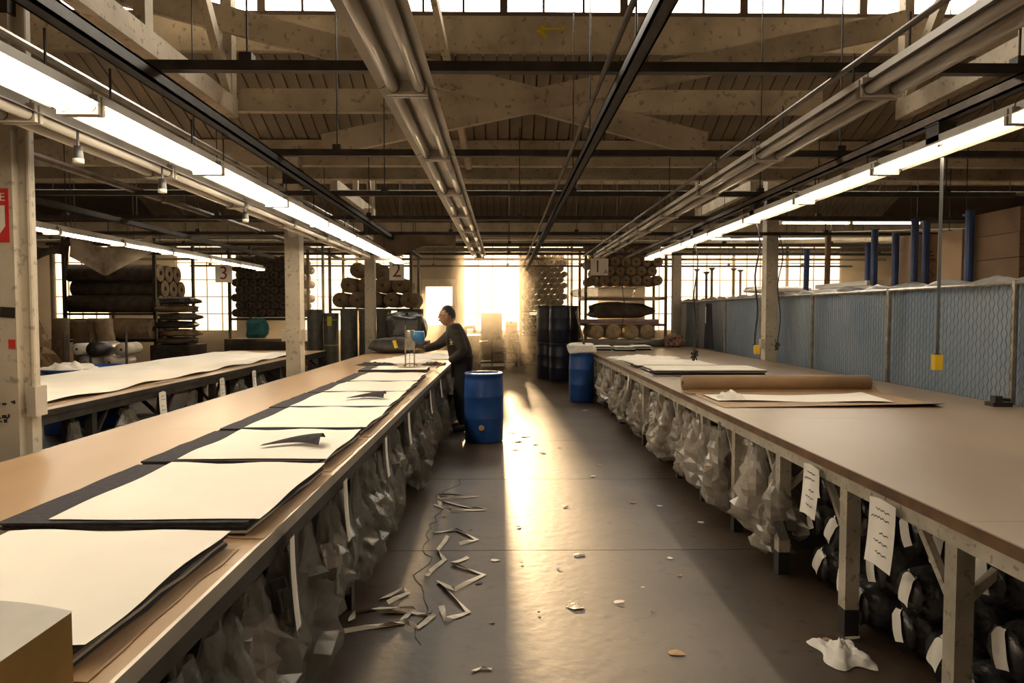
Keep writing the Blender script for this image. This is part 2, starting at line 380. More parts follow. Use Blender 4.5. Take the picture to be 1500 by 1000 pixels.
rail(-3.7, 2.85, 3, 16, .035, rail_m, 'brown pipe over the gap between the left tables')
rail(-2.2, 2.85, 1.2, 15, .02, galv, 'galvanised conduit over the back edge of the left table')
for k, (y, z) in enumerate(((10.78, 3.5), (13.2, 3.4), (15.2, 3.2), (18.2, 3.3), (19.6, 3.15), (21.3, 3.5))):
    cpipe = thing(MB().tube([(-11, y, z), (11, y, z)], .05 if k % 2 else .035, 8), 'cross_pipe', (galv, rail_m, cream)[k % 3], ('pale', 'brown', 'cream')[k % 3] + ' sprinkler pipe crossing under the low roof, row %s towards the windows' % ('one', 'two', 'three', 'four', 'five', 'six')[k], 'pipe')
    for x in (-7, -2, 3, 8): MB().tube([(x, y, z), (x, y, 3.96 if y < 11 or 17 < y < 19 else 4.4 if y > 19 and y < 20 else RT)], .008, 5).build('hanger_rod', steel_dk, cpipe)
for k in range(2): thing(MB().tube([(4.6, 13.0 + k * .9, 2.95 + .22 * k), (12.8, 11.5 + k * .9, 3.0 + .22 * k)], .05, 8), 'side_pipe', cream, ('lower', 'upper')[k] + ' cream pipe slanting over the storage behind the fence', 'pipe')

def make_fixture(lit, two=True):
    f = empty('fluorescent_fixture')
    MB().bx(-.05, .05, -.61, .61, .03, .075).add([(-.12, -.61, .0), (-.05, -.61, .035), (-.05, .61, .035), (-.12, .61, .0), (.12, -.61, .0), (.05, -.61, .035), (.05, .61, .035), (.12, .61, .0)], [(0, 1, 2, 3), (4, 7, 6, 5)]).build('housing', fixt_m, f)
    for sx in ((-.055, .055) if two else (0,)):
        t = MB().tube([(sx, -.585, 0), (sx, .585, 0)], .019 if lit else .024, 10).build('tube', tube_on if lit else tube_off, f, True)
        for e in (-1, 1): MB().tube([(sx, e * .585, 0), (sx, e * .607, 0)], .022 if lit else .027, 10).build('end_cap', galv, t)
    for e in (-1, 1): MB().bx(-.085, .085, e * .6 - .01, e * .6 + .01, -.03, .05).build('lamp_holder', fixt_m, f)
    for e in (-.4, .4): MB().tube([(0, e, .07), (0, e, .24)], .005, 5).build('hanger', steel_dk, f)
    return f
def run(X, z, y0, n, proto, label, group, first):
    for i in range(n):
        f = proto if (i == 0 and first) else copy_tree(proto)
        f.location = (X, y0 + i * 1.235, z); tag(f, label, 'light fixture', group)
lit = make_fixture(True); lit1 = make_fixture(True, False); off = make_fixture(False)
run(-1.76, 2.47, 1.05, 9, lit, 'lit fluorescent fixture in the row over the main left cutting table', 'lit row over the main left table', True)
run(2.55, 2.57, 1.5, 9, lit1, 'lit single-tube fluorescent fixture in the row over the right table', 'lit row over the right table', True)
run(-4.75, 2.47, 4.2, 8, lit1, 'lit single-tube fluorescent fixture in the row over the far left table', 'lit row over the far left table', False)
run(-2.12, 2.48, 1.2, 8, off, 'unlit twin-tube fixture behind the lit row over the left table', 'unlit row behind the lit left row', True)
run(-.41, 2.57, 1.1, 9, off, 'unlit twin-tube fixture in the row left of the aisle centre', 'unlit row over the aisle', False)
run(1.61, 2.57, 1.1, 9, off, 'unlit twin-tube fixture in the row over the right table edge', 'unlit row over the right table edge', False)
for k, (xa, xb, y, z) in enumerate(((4.85, 7.3, 12.0, 3.2), (4.4, 9.2, 14.6, 3.2), (5.0, 8.6, 17.7, 3.15))):
    n = round((xb - xa) / 1.235)
    for i in range(n):
        f = copy_tree(lit1); f.location = (xa + .6 + i * 1.235, y, z); f.rotation_euler = (0, 0, R(90)); MB().tube([(0, 0, .07), (0, 0, (RT if 12 <= y < 16 else 3.95) - z)], .005, 5).build('hanger', steel_dk, f); tag(f, 'lit single-tube fixture in the %s cross row behind the fence' % ('first', 'second', 'third')[k], 'light fixture', '%s cross row behind the fence' % ('first', 'second', 'third')[k])
# junction boxes and drop cords
def cord(x, y, z0, z1, plug, label, wob=.0, mat=black_m):
    o = empty('drop_cord', (x, y, z1)); tag(o, label, 'cord'); pts = []
    n = 14
    for i in range(n + 1):
        t = i / n; pts.append((wob * math.sin(t * 11) * (1 - .3 * t), wob * math.cos(t * 9) - wob, (z0 - z1) * (1 - t)))
    MB().tube(pts, .009, 6).build('cable', mat, o, True)
    if plug:
        MB().box((0, -wob + wob * math.cos(9), -.05), (.045, .04, .09)).build('plug', yellow_m, o); MB().tube([(0, 0, 0), (0, 0, -.012)], .02, 8).build('strain_relief', black_m, o)
    else:
        m = MB()
        for i in range(7): m.tube([(rnd(-.05, .05), rnd(-.04, .04), rnd(.0, .16)) for _ in range(4)], .008, 5)
        m.build('knot', black_m, o)
cord(2.55, 3.98, 2.52, 1.38, True, 'grey drop cord with yellow plug hanging over the near right table', 0, M('cord_grey', (.10, .11, .12), .5))
cord(2.55, 6.9, 2.52, 1.3, True, 'black drop cord with yellow plug hanging before the timber post', .03)
cord(4.20, 10.42, 2.8, 1.05, False, 'black tangled cord hanging down the timber post by the fence', .05)
cord(2.55, 9.1, 2.52, .98, False, 'thin black cord dangling to the middle of the right table', .03)
cord(2.45, 14.0, 2.8, 1.32, True, 'black cord with yellow plug hanging before the wrapped rolls', .03)
for k, (x, y, z) in enumerate(((2.55, 4.0, 2.66), (2.55, 6.9, 2.66), (2.55, 9.1, 2.66), (-1.95, 2.4, 2.55))):
    jb = empty('junction_box', (x, y, z)); tag(jb, ('metal junction box on the rail over the near yellow plug cord', 'metal junction box on the rail over the post-side cord', 'metal junction box on the rail far down the right row', 'white ballast box beside the lit row over the left table')[k], 'junction box')
    mt = fixt_m if k == 3 else steel_dk
    MB().bx(-.05, .05, -.06, .06, -.05, .05).build('box', mt, jb); MB().bx(-.055, .055, -.065, .065, .05, .058).build('cover', mt, jb); MB().tube([(0, 0, -.05), (0, 0, -.09)], .016, 8).build('cord_grip', mt, jb)
for k, (x, y) in enumerate(((-2.12, 3.3), (-2.12, 4.1), (-2.12, 5.4))):
    b = empty('socket', (x + .1, y, 2.36)); tag(b, 'black hanging lamp socket with white rim under the unlit left row', 'socket', 'sockets under the unlit left row')
    MB().tube([(0, 0, .12), (0, 0, .05)], .006, 6).build('cable', black_m, b); MB().lathe([(0, .05), (.018, .05), (.022, .02), (.024, -.01)], 12).build('body', black_m, b, True); MB().lathe([(.024, -.01), (.024, -.03), (0, -.03)], 12).build('rim', white_m, b, True)

# ------------------------------------------------------------------ cutting tables
def table(x0, x1, y0, y1, top_m, leg_m, edge_m, apron_m, label, legs_y, braces=True):
    zt = .86; t = empty('cutting_table', ((x0 + x1) / 2, y0, 0)); tag(t, label, 'table'); ox, oy = (x0 + x1) / 2, y0
    def b(n, m, *a): return MB().bx(a[0] - ox, a[1] - ox, a[2] - oy, a[3] - oy, a[4], a[5]).build(n, m, t)
    yb = y0
    while yb < y1 - .05:                                  # top sheets butted along the table
        ye = min(yb + 2.44, y1); b('top_panel', top_m, x0 + .012, x1 - .012, yb + .001, ye - .001, zt - .02, zt); yb = ye
    for xa in (x0, x1 - .012): b('edge_strip', edge_m, xa, xa + .012, y0, y1, zt - .045, zt + .002)
    for xa in (x0 + .012, x1 - .062): b('apron', apron_m, xa, xa + .05, y0, y1, zt - .11, zt - .021)
    for i, ly in enumerate(legs_y):
        for sx, xa in ((-1, x0 + .03), (1, x1 - .10)):
            l = b('leg', leg_m, xa, xa + .07, ly - .035, ly + .035, .14, zt - .11)
            MB().bx(xa - ox - .001, xa - ox + .071, ly - oy - .036, ly - oy + .036, 0, .14).build('leg_foot', black_m, l)
            cx = xa + .035 - ox
            if braces: MB().bar((cx, ly - oy, zt - .36), (cx - sx * .26, ly - oy, zt - .11), .03, .03, (0, 1, 0)).build('knee_brace', leg_m, l); MB().bar((cx, ly - oy + .03, zt - .36), (cx, ly - oy + .26, zt - .1), .03, .03, (1, 0, 0)).build('knee_brace', leg_m, l)
        b('crossbar', leg_m, x0 + .1, x1 - .1, ly - .02, ly + .02, zt - .13, zt - .08)
    return t
RL = [.9 + .82 * i for i in range(18)]
table(1.67, 4.2, .0, 15.2, wood_top2, leg_cream, wood_edge, leg_cream, 'long brown-topped cutting table with cream legs beside the fence', RL)
LL = [.7 + 1.0 * i for i in range(14)]
table(-2.56, -.80, -.4, 13.8, wood_top, steel_dk, M('aluminium_edge', (.5, .45, .38), .35, metal=.7), steel_dk, 'long tan cutting table with dark legs where the man works', LL)
table(-5.5, -3.56, 3.0, 13.8, wood_top, steel_dk, steel_dk, steel_dk, 'far left cutting table covered with white cloth behind the posts', [3.5 + 1.25 * i for i in range(9)])
# white spread on the far left table
wc = MB().grid(lambda u, v: (-5.42 + 1.66 * u + .03 * math.sin(v * 30), 4.3 + 8.6 * v + .08 * math.sin(u * 9), .866 + .02 + .012 * math.sin(v * 47 + u * 5) * math.sin(u * 14)), 24, 60)
thing(wc, 'cloth_spread', paper, 'long white cloth spread over the far left cutting table', 'cloth', None, True)
thing(MB().grid(lambda u, v: (-4.25 + .55 * u, 4.6 + 7.2 * v, .8635 + .003 * math.sin(v * 20)), 4, 30), 'paper_strip', kraft, 'strip of kraft paper along the edge of the far left table', 'paper')
o = empty('film_roll', (-4.08, 5.75, .968)); tag(o, 'small pink film roll on the near end of the far left table', 'roll')
MB().lathe([(.025, -.15), (.065, -.15), (.065, .15), (.025, .15), (.025, -.15)], 20, (0, 0, 0), 'Y').build('film', pink_m, o, True); MB().lathe([(.025, -.152), (.02, -.152), (.02, .152), (.025, .152)], 14, (0, 0, 0), 'Y').build('core', core_m, o)
thing(MB().bx(-4.2, -4.17, 5.6, 5.9, .902, 1.08).bx(-4.3, -4.2, 5.6, 5.9, .902, .912), 'bookend_stop', black_m, 'black metal stop behind the small pink film roll', 'stop')

# ------------------------------------------------------------------ fabric lays on the main table
def wavy(poly, n, amp):
    out = []
    for (ax, ay), (bx_, by) in zip(poly, poly[1:] + poly[:1]):
        for i in range(n):
            t = i / n; e = math.sin(t * math.pi); out.append((ax + (bx_ - ax) * t + rnd(-amp, amp) * e, ay + (by - ay) * t + rnd(-amp, amp) * e))
    return out
LAYS = [(1.40, 2.20, -1.60, -.90, 5), (2.29, 3.20, -1.56, -.85, 5), (3.26, 4.12, -1.58, -.87, 4), (4.17, 5.10, -1.60, -.86, 4), (5.13, 6.08, -1.62, -.88, 4), (6.12, 7.02, -1.62, -.90, 3), (7.06, 8.05, -1.60, -.92, 3), (8.45, 9.05, -1.66, -.98, 4)]
ORD = ['beside the ochre box', 'second from the ochre box', 'with a loose dark scrap', 'fourth from the ochre box', 'with a black cut-out', 'third from the cutting machine', 'second from the cutting machine', 'under the cutting machine']
for k, (y0, y1, x0, x1, npl) in enumerate(LAYS):
    o = empty('fabric_lay', (x0, y0, .86)); tag(o, 'navy fabric lay topped with white paper, ' + ORD[k], 'fabric stack')
    z = .001
    MB().prism([(a - x0, b - y0) for a, b in wavy([(x0 + .1, y0 + .06), (x1 + .045, y0 - .02), (x1 + .05, y1 - .03), (x0 + .1, y1 - .05)], 6, .012)], z, z + .003).build('underlay_paper', kraft, o); z += .004
    th = .048 / npl
    for p in range(npl):
        MB().prism([(a - x0, b - y0) for a, b in wavy([(x0 - .16 + rnd(0, .02), y0 + rnd(0, .02)), (x1 - .03 + rnd(0, .012), y0 + rnd(0, .02)), (x1 - .005 + rnd(0, .01), y1 - rnd(.0, .02)), (x0 - .16 + rnd(0, .02), y1 - rnd(0, .02))], 8, .008)], z, z + th * .8).build('fabric_ply', navy if p != 1 else M('cream_ply', (.42, .37, .30), .9), o); z += th
    nx, ny = 10, 10
    def sheet(u, v, a=x0, b=x1, c=y0, d_=y1, zz=z, kk=k):
        return ((b - a + .01) * u + .004 * math.sin(v * 9 + kk), (d_ - c - .03) * v + .03 + .005 * math.sin(u * 7 + kk * 2), zz + .003 + .004 * math.sin(u * 11 + kk) * math.sin(v * 8))
    MB().grid(sheet, nx, ny).build('top_paper', paper, o, True)
    if k in (2, 4):
        cx, cy = (.42, .25) if k == 2 else (.45, .35)
        MB().grid(lambda u, v: (cx + .30 * u - .1, cy + .09 * math.sin(u * 3) + .14 * v * (.4 + .6 * u), z + .012 + .05 * u * math.sin(v * 2.8) + .01), 10, 8).build('dark_scrap', navy, o, True)
# crumpled pieces beyond the machine
def crumple(name, c, sx, sy, h, mat, label, cat, seed, group=None, n=16):
    random.seed(seed); ph = [rnd(0, 6) for _ in range(6)]
    def f(u, v):
        e = (math.sin(math.pi * u) * math.sin(math.pi * v)) ** .5
        return (c[0] + sx * (u - .5) * (1 + .15 * math.sin(v * 9 + ph[0])), c[1] + sy * (v - .5) * (1 + .15 * math.sin(u * 8 + ph[1])), c[2] + .004 + h * e * (.6 + .4 * math.sin(u * 13 + ph[2] + v * 5) * math.sin(v * 11 + ph[3])) + .25 * h * e * math.sin(u * 29 + ph[4]) * math.sin(v * 23 + ph[5]))
    return thing(MB().grid(f, n, n), name, mat, label, cat, group, True)
def lump(name, c, sx, sy, h, mat, label, cat, seed, group=None, n=14, sq=.55):
    random.seed(seed); ph = [rnd(0, 6) for _ in range(6)]; m = MB(); nu, nv = 26, n
    def pw(x): return math.copysign(abs(x) ** sq, x)
    for j in range(nv + 1):
        th = math.pi * j / nv
        for i in range(nu):
            a = 2 * math.pi * i / nu; k = 1 + .07 * math.sin(3 * a + ph[0] + 2 * th) + .05 * math.sin(7 * a + ph[1]) * math.sin(th * 3) + .06 * math.sin(5 * th + ph[2] + a) + rnd(-.03, .03)
            m.v.append(Vector((c[0] + sx / 2 * pw(math.cos(a)) * pw(math.sin(th)) * k, c[1] + sy / 2 * pw(math.sin(a)) * pw(math.sin(th)) * k, max(c[2] + .003, c[2] + h / 2 + h / 2 * pw(math.cos(th)) * (1 + .12 * math.sin(2 * a + ph[3]) + .08 * math.sin(5 * a + ph[4]))))))
    for j in range(nv):
        for i in range(nu): m.f.append((j * nu + i, j * nu + (i + 1) % nu, (j + 1) * nu + (i + 1) % nu, (j + 1) * nu + i))
    return thing(m, name, mat, label, cat, group, True)
crumple('fabric_piece', (-1.6, 10.6, .86), .9, .7, .07, paper, 'crumpled white fabric piece on the tan table beyond the machine', 'fabric', 3)
crumple('fabric_piece', (-1.25, 11.6, .86), 1.0, .9, .08, paper, 'crumpled white fabric pile before the working man', 'fabric', 4)
crumple('fabric_piece', (-1.85, 9.9, .86), .55, .25, .05, navy, 'crumpled black fabric piece on the tan table left of the machine', 'fabric', 5)
crumple('fabric_piece', (-1.02, 9.95, .86), .32, .25, .05, navy, 'small crumpled black fabric piece beside the man\'s hand', 'fabric', 6)
lump('tarp_heap', (-2.05, 13.1, .86), .95, .8, .28, roll_grey, 'grey plastic tarp heaped on the far end of the tan table', 'tarp', 8)
# ochre box
o = empty('ochre_box', (-1.02, 1.21, .86)); tag(o, 'worn ochre wooden box standing at the near end of the tan table', 'box')
MB().bx(-.17, .15, -.15, .13, 0, .155).build('body', ochre, o); MB().grid(lambda u, v: (-.18 + .34 * u, -.16 + .3 * v, .158 + .03 * math.sin(u * 2.6 + .3)), 10, 4).build('lid', M('box_lid_grey', (.36, .33, .28), .4), o, True)
MB().bx(.13, .158, -.158, .138, .0, .165).build('corner_batten', ochre, o); MB().bx(-.18, .158, -.158, -.15, .125, .162).build('rim', wood_edge, o)

# straight-knife cutting machine
o = empty('cutting_machine', (-1.22, 8.85, .905)); tag(o, 'grey straight-knife cloth cutting machine with blue motor on the lay', 'machine')
MB().prism([(-.12, -.09), (.2, -.07), (.22, 0), (.2, .07), (-.12, .09), (-.16, 0)], .002, .016).build('base_plate', galv, o)
for x in (-.055, .06): MB().bar((x, 0, .016), (x, 0, .24), .014, .03, (0, 1, 0)).build('standard', galv, o)
MB().bar((.0, .0, .02), (.0, .0, .25), .004, .03, (0, 1, 0)).build('knife', galv, o)
MB().tube([(-.08, 0, .03), (-.02, 0, .06), (.06, 0, .06), (.1, 0, .03)], .008, 6).build('foot_guard', galv, o)
MB().box((.01, 0, .31), (.13, .12, .14)).build('gearbox', galv, o); MB().lathe([(0, 0), (.055, 0), (.062, .02), (.062, .17), (.05, .19), (0, .19)], 16, (.01, 0, .30), 'Z').build('motor', galv, o, True)
MB().lathe([(.0, -.02), (.075, -.02), (.08, .0), (.08, .10), (.07, .12), (0, .12)], 18, (.07, 0, .40), 'X').build('blue_housing', M('machine_blue', (.03, .17, .42), .4), o, True)
MB().tube([(-.055, 0, .24), (-.055, 0, .56)], .009, 8).build('guide_rod', galv, o); MB().tube([(.08, -.05, .28), (.16, -.05, .27), (.2, -.05, .25)], .016, 8).build('handle', black_m, o, True)
MB().tube([(-.2, 0, .36), (-.17, 0, .26)], .024, 8).build('plug', yellow_m, o); MB().tube([(-.04, 0, .4), (-.14, 0, .44), (-.2, 0, .36)], .009, 6).build('cable', black_m, o)

# ------------------------------------------------------------------ right table items
o = empty('kraft_paper_roll', (2.65, 6.6, .94)); tag(o, 'thick roll of brown kraft paper lying across the right table', 'paper roll')
MB().lathe([(.02, -.91), (.075, -.91), (.075, .91), (.02, .91), (.02, -.91)], 28, (0, 0, 0), 'X').build('paper_winding', kraft, o, True); MB().lathe([(.021, -.912), (.015, -.912), (.015, .912), (.021, .912)], 14, (0, 0, 0), 'X').build('core', core_m, o)
thing(MB().grid(lambda u, v: (1.76 + (1.80 + .06 * v) * u, 5.42 + 1.18 * v, .863 + (.03 * max(0, .12 - v) / .12 * u) + (.05 * max(0, v - .93) / .07)), 14, 24), 'kraft_sheet', kraft, 'brown kraft sheet pulled from the roll on the right table', 'paper', None, True)
thing(MB().grid(lambda u, v: (1.83 + 1.45 * u, 5.78 + .42 * v - .1 * u * (1 - v), .872 + .006 * math.sin(u * 9) + .02 * max(0, u - .9) * 10 * v), 16, 6), 'white_sheet', paper, 'white pattern paper lying on the kraft sheet', 'paper', None, True)
crumple('crumpled_tissue', (2.0, 5.95, .872), .2, .3, .07, paper, 'crumpled white tissue on the white pattern paper', 'tissue', 11)
def stack(name, x0, x1, y0, y1, n, label, dz=.012):
    o = empty(name, (x0, y0, .86)); tag(o, label, 'fabric stack')
    for i in range(n):
        MB().prism([(a - x0, b - y0) for a, b in wavy([(x0 + rnd(0, .05), y0 + rnd(0, .04)), (x1 + rnd(-.05, 0), y0 + rnd(0, .04)), (x1 + rnd(-.05, 0), y1 - rnd(0, .04)), (x0 + rnd(0, .05), y1 - rnd(0, .04))], 6, .02)], i * dz + .001, i * dz + dz * .85).build('ply', paper if (i == n - 1 or i % 3 == 0) else navy, o)
stack('fabric_stack', 1.78, 3.2, 8.15, 8.95, 6, 'flat stack of white and dark cut fabric next to the kraft roll')
stack('fabric_stack', 1.80, 2.95, 9.3, 10.4, 4, 'thinner stack of white cut fabric beyond the flat stack')
crumple('fabric_piece', (2.35, 11.3, .86), 1.1, .9, .06, paper, 'rumpled white cloth on the far half of the right table', 'fabric', 13)
for k, (x, y) in enumerate(((1.95, 13.6), (2.35, 13.4), (2.75, 13.7))): stack('cut_bundle', x - .2, x + .2, y - .3, y + .3, 6, 'dark bundle of cut pieces on the right table, %s' % ('beside the blue drum', 'in the middle of three', 'nearest the red bag')[k], .018)
o = empty('table_clamp', (4.02, 5.5, .86)); tag(o, 'black clamp standing at the fence edge of the right table', 'clamp')
MB().bx(-.06, .1, -.05, .05, 0, .035).build('base', black_m, o); MB().bx(-.03, .03, -.03, .03, .035, .085).build('jaw', black_m, o); MB().tube([(.03, 0, .055), (.11, 0, .05)], .014, 8).build('screw', black_m, o)

# ------------------------------------------------------------------ plastic bags under the tables
def bag_mesh(seed, wd, ht, dp, mat, flat=False):
    random.seed(seed); nr, ns = 13, 18; m = MB(); ph = [rnd(0, 6.28) for _ in range(8)]
    o = 0
    for i in range(nr + 1):
        t = i / nr; prof = (.30 + .10 * abs(math.sin(t * 20))) if t < .12 else min(1, .35 + (t - .12) * 1.5) * (1 if t < .85 else math.sqrt(max(0, 1 - ((t - .85) / .16) ** 2)) * .9 + .1)
        for k in range(ns):
            a = 2 * math.pi * k / ns; j = 1 + .18 * math.sin(3 * a + ph[0] + t * 4) + .12 * math.sin(5 * a + ph[1] - t * 7) + rnd(-.20, .20) + (.25 if (t > .6 and rnd(0, 1) < .12) else 0)
            m.v.append(Vector((math.cos(a) * dp / 2 * prof * j + .04 * math.sin(t * 3 + ph[2]) * t, math.sin(a) * wd / 2 * prof * j + .05 * math.sin(t * 2.5 + ph[3]) * t, -t * ht * (1 + .04 * math.sin(a * 2 + ph[4])))))
    for i in range(nr):
        for k in range(ns): m.f.append((i * ns + k, i * ns + (k + 1) % ns, (i + 1) * ns + (k + 1) % ns, (i + 1) * ns + k))
    m.f.append(tuple(nr * ns + k for k in range(ns)))
    return m.mesh('plastic_film', mat)
def cont_mesh(seed, wd, ht, dp, mat):
    random.seed(seed); m = MB()
    for i in range(6):
        c = Vector((rnd(-.12, .12) * dp, rnd(-.25, .25) * wd, -ht * rnd(.4, .82)))
        m.box(c, (dp * .25, wd * rnd(.25, .45), ht * rnd(.18, .36)), (rnd(-.5, .5), rnd(-.5, .5), rnd(-.6, .6)))
    return m.mesh('contents', mat)
cont_a = M('pale_pattern_pieces', (.58, .49, .42), .8); cont_b = M('grey_pattern_pieces', (.10, .095, .085), .8)
BAGS_R = [(bag_mesh(20 + i, .36 + .06 * (i % 3), .50 + .05 * (i % 2), .26, clear), cont_mesh(40 + i, .36, .52, .26, cont_a if i % 4 else cont_b)) for i in range(7)]
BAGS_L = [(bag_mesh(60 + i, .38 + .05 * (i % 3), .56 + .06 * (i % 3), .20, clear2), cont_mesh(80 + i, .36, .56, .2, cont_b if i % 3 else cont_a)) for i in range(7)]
def bag(X, Y, z, rz, src, label, group, sc=1):
    o = empty('plastic_bag', (X, Y, z), rz); tag(o, label, 'bag', group); o.scale = (sc, sc, sc)
    place(src[0], 'plastic_film', o); place(src[1], 'contents', o)
    MB().tube([(0, 0, -.02), (.0, 0, .05)], .012, 6).build('tied_neck', src[0].materials[0], o)
random.seed(5); y = 4.25; i = 0
while y < 13.6:
    random.seed(300 + i)
    bag(1.70 + rnd(-.03, .12), y, .70 + rnd(-.03, .02), rnd(-.4, .4), BAGS_R[i % 7], 'clear bag of pale pattern pieces hanging in a row under the right table', 'bags under the right table', rnd(.9, 1.12))
    if i % 3 == 0: bag(1.74, y + .15, .44, rnd(-.6, .6), BAGS_R[(i + 3) % 7], 'smaller clear bag hanging below the main row under the right table', 'lower bags under the right table', .72)
    y += rnd(.30, .42); i += 1
y = 1.35; i = 0
while y < 11.6:
    random.seed(500 + i)
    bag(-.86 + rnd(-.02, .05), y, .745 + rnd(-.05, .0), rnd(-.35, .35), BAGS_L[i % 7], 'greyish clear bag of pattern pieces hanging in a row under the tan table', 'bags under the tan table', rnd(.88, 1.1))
    if i % 2: bag(-.98, y + .12, .62, rnd(-.6, .6), BAGS_L[(i + 2) % 7], 'smaller greyish bag hanging behind the front row under the tan table', 'rear bags under the tan table', .85)
    y += rnd(.26, .36); i += 1
y = 4.4; i = 0
while y < 12:
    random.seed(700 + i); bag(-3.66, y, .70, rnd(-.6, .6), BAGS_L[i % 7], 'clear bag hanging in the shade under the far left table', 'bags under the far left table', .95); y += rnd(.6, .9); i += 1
# paper tags on the table edges
ink = M('pencil_ink', (.16, .14, .13), .8)
def tagsheet(X, Y, z, w_, h_, label, face=-1, lines=True, rz=0):
    o = empty('paper_tag', (X, Y, z), rz); tag(o, label, 'paper tag')
    MB().grid(lambda u, v: (face * (.006 + .02 * v * v + .008 * math.sin(u * 5)), (u - .5) * w_, -v * h_ + .01 * math.sin(u * 4)), 8, 8).build('sheet', paper, o, True)
    if lines:
        for r_, zf in ((.55, .16), (.75, .28), (.3, .50), (.55, .64), (.4, .8)):
            MB().grid(lambda u, v: (face * (.0085 + .02 * zf * zf + .008 * math.sin((.14 + r_ * u) * 5)), (.14 + r_ * u - .5) * w_, -zf * h_ + .01 * math.sin((.14 + r_ * u) * 4) + h_ * .012 * math.sin(u * 40 * r_) + (v - .5) * h_ * .02), 28, 1).build('pen_line', ink, o)
    return o
tagsheet(1.655, 2.93, .80, .22, .29, 'large handwritten paper sheet hanging at the black wrapped rolls')
tagsheet(1.655, 3.62, .80, .20, .27, 'smaller handwritten paper sheet hanging nearer the clear bags')
tagsheet(1.655, 9.0, .80, .12, .2, 'blank paper tag on the bagged stretch of the right table', -1, False)
for k, (y, h_) in enumerate(((2.5, .34), (3.35, .30), (4.5, .26), (5.6, .26), (7.2, .24), (8.4, .22))):
    tagsheet(-.785, y, .80, .10, h_, 'narrow paper tag hanging from the edge of the tan table, %s along the bags' % ('first', 'second', 'third', 'fourth', 'fifth', 'sixth')[k], 1, False, rnd(-.2, .2))
for k, y in enumerate((7.1, 8.6, 9.7)): tagsheet(-3.545, y, .80, .16, .3, 'paper tag hanging from the far left table, %s from the pink roll' % ('first', 'second', 'third')[k], 1, True)

# black wrapped rolls under the right table
def wrap_mesh(seed, r, ln):
    random.seed(seed); m = MB(); ns = 22; prof = [(.02, -.015), (.10 * r / .13, -.012), (r * .62, .0), (r * .88, .03), (r, .09), (r * 1.02, .3), (r, ln)]
    for q, (rr, x) in enumerate(prof):
        for k in range(ns):
            a = 2 * math.pi * k / ns; j = 1 + (.07 * (k % 2) if q in (1, 2, 3) else 0) + rnd(-.03, .03); m.v.append(Vector((x + (.012 * (k % 2) if q in (2, 3) else 0), math.cos(a) * rr * j, math.sin(a) * rr * j)))
    for i in range(len(prof) - 1):
        for k in range(ns): m.f.append((i * ns + k, i * ns + (k + 1) % ns, (i + 1) * ns + (k + 1) % ns, (i + 1) * ns + k))
    m.f.append(tuple(range(ns))); m.f.append(tuple((len(prof) - 1) * ns + k for k in range(ns)))
    return m.mesh('plastic_wrap', blackwrap, True)
WR = [wrap_mesh(90 + i, .125, 1.5) for i in range(4)]
def dome(y, z):
    q = math.hypot(y, z)
    for (r0, x0), (r1, x1) in zip(((0, -.02), (.08, -.012), (.11, .02), (.125, .085)), ((.08, -.012), (.11, .02), (.125, .085), (.14, .16))):
        if q <= r1: return x0 + (x1 - x0) * (q - r0) / (r1 - r0) - .014
    return .15
lab_me = MB().grid(lambda u, v: (dome((u - .5) * .075 + .01, (.5 - v) * .15 + .02) + .003 * math.sin(u * 7 + v * 5), (u - .5) * .075 + .01, (.5 - v) * .15 + .02), 6, 10).mesh('paper_label', paper, True)
rr = 0
for row, (z, ys) in enumerate(((.13, [1.75 + .275 * k for k in range(9)]), (.36, [1.8875 + .275 * k for k in range(9)]), (.585, [2.30 + .275 * k for k in range(7)]))):
    for k, y in enumerate(ys):
        if any(abs(y - l) < .03 for l in RL): pass
        random.seed(900 + rr)
        o = empty('wrapped_roll', (1.86 + rnd(-.04, .05), y + rnd(-.004, .004), z + .005)); o.rotation_euler = (rnd(0, 6), 0, rnd(-.01, .01)); tag(o, 'black plastic-wrapped roll with paper label in the %s tier under the right table' % ('bottom', 'middle', 'top')[row], 'fabric roll', '%s tier of black wrapped rolls' % ('bottom', 'middle', 'top')[row])
        place(WR[rr % 4], 'plastic_wrap', o); l = place(lab_me, 'paper_label', o, (0, 0, 0), (rnd(-.5, .5) - o.rotation_euler.x, 0, 0)); rr += 1
crumple('crumpled_tissue', (1.60, 3.15, .0), .2, .26, .06, paper, 'crumpled white tissue lying on the floor before the wrapped rolls', 'tissue', 15)

# ------------------------------------------------------------------ drums
def drum_mesh(r, h, mat):
    p = [(0, 0), (r * .93, 0), (r * .97, .02), (r * .985, h * .33), (r, h * .345), (r, h * .36), (r * .985, h * .375), (r * .985, h * .64), (r, h * .655), (r, h * .67), (r * .985, h * .685), (r * .96, h * .9), (r * .93, h * .955), (r * .97, h * .965), (r * .97, h * .995), (r * .93, h), (r * .90, h), (r * .89, h * .97), (r * .85, h * .95), (0, h * .95)]
    return MB().lathe(p, 40).mesh('drum_shell', mat, True)
def drum(X, Y, z, r, h, mat, label, group=None):
    o = empty('plastic_drum', (X, Y, z)); tag(o, label, 'drum', group); place(drum_mesh(r, h, mat), 'drum_shell', o)
    for a in (.5, 3.6): MB().lathe([(0, 0), (.035, 0), (.035, .02), (0, .02)], 12, (math.cos(a) * r * .6, math.sin(a) * r * .6, h * .95)).build('bung', mat, o)
    return o
dr = drum(-.255, 8.62, 0, .25, .87, drum_m, 'bright blue plastic drum standing beside the man in the aisle')
MB().lathe([(0, -.006), (.03, -.006), (.036, 0), (.03, .012), (0, .012)], 14, (-.02, -.252, .2), 'Y').build('bung_plug', M('tan_plug', (.5, .33, .16), .6), dr)
d2 = drum(1.43, 12.5, 0, .235, .9, drum_m, 'blue plastic drum full of scraps at the far corner of the right table')
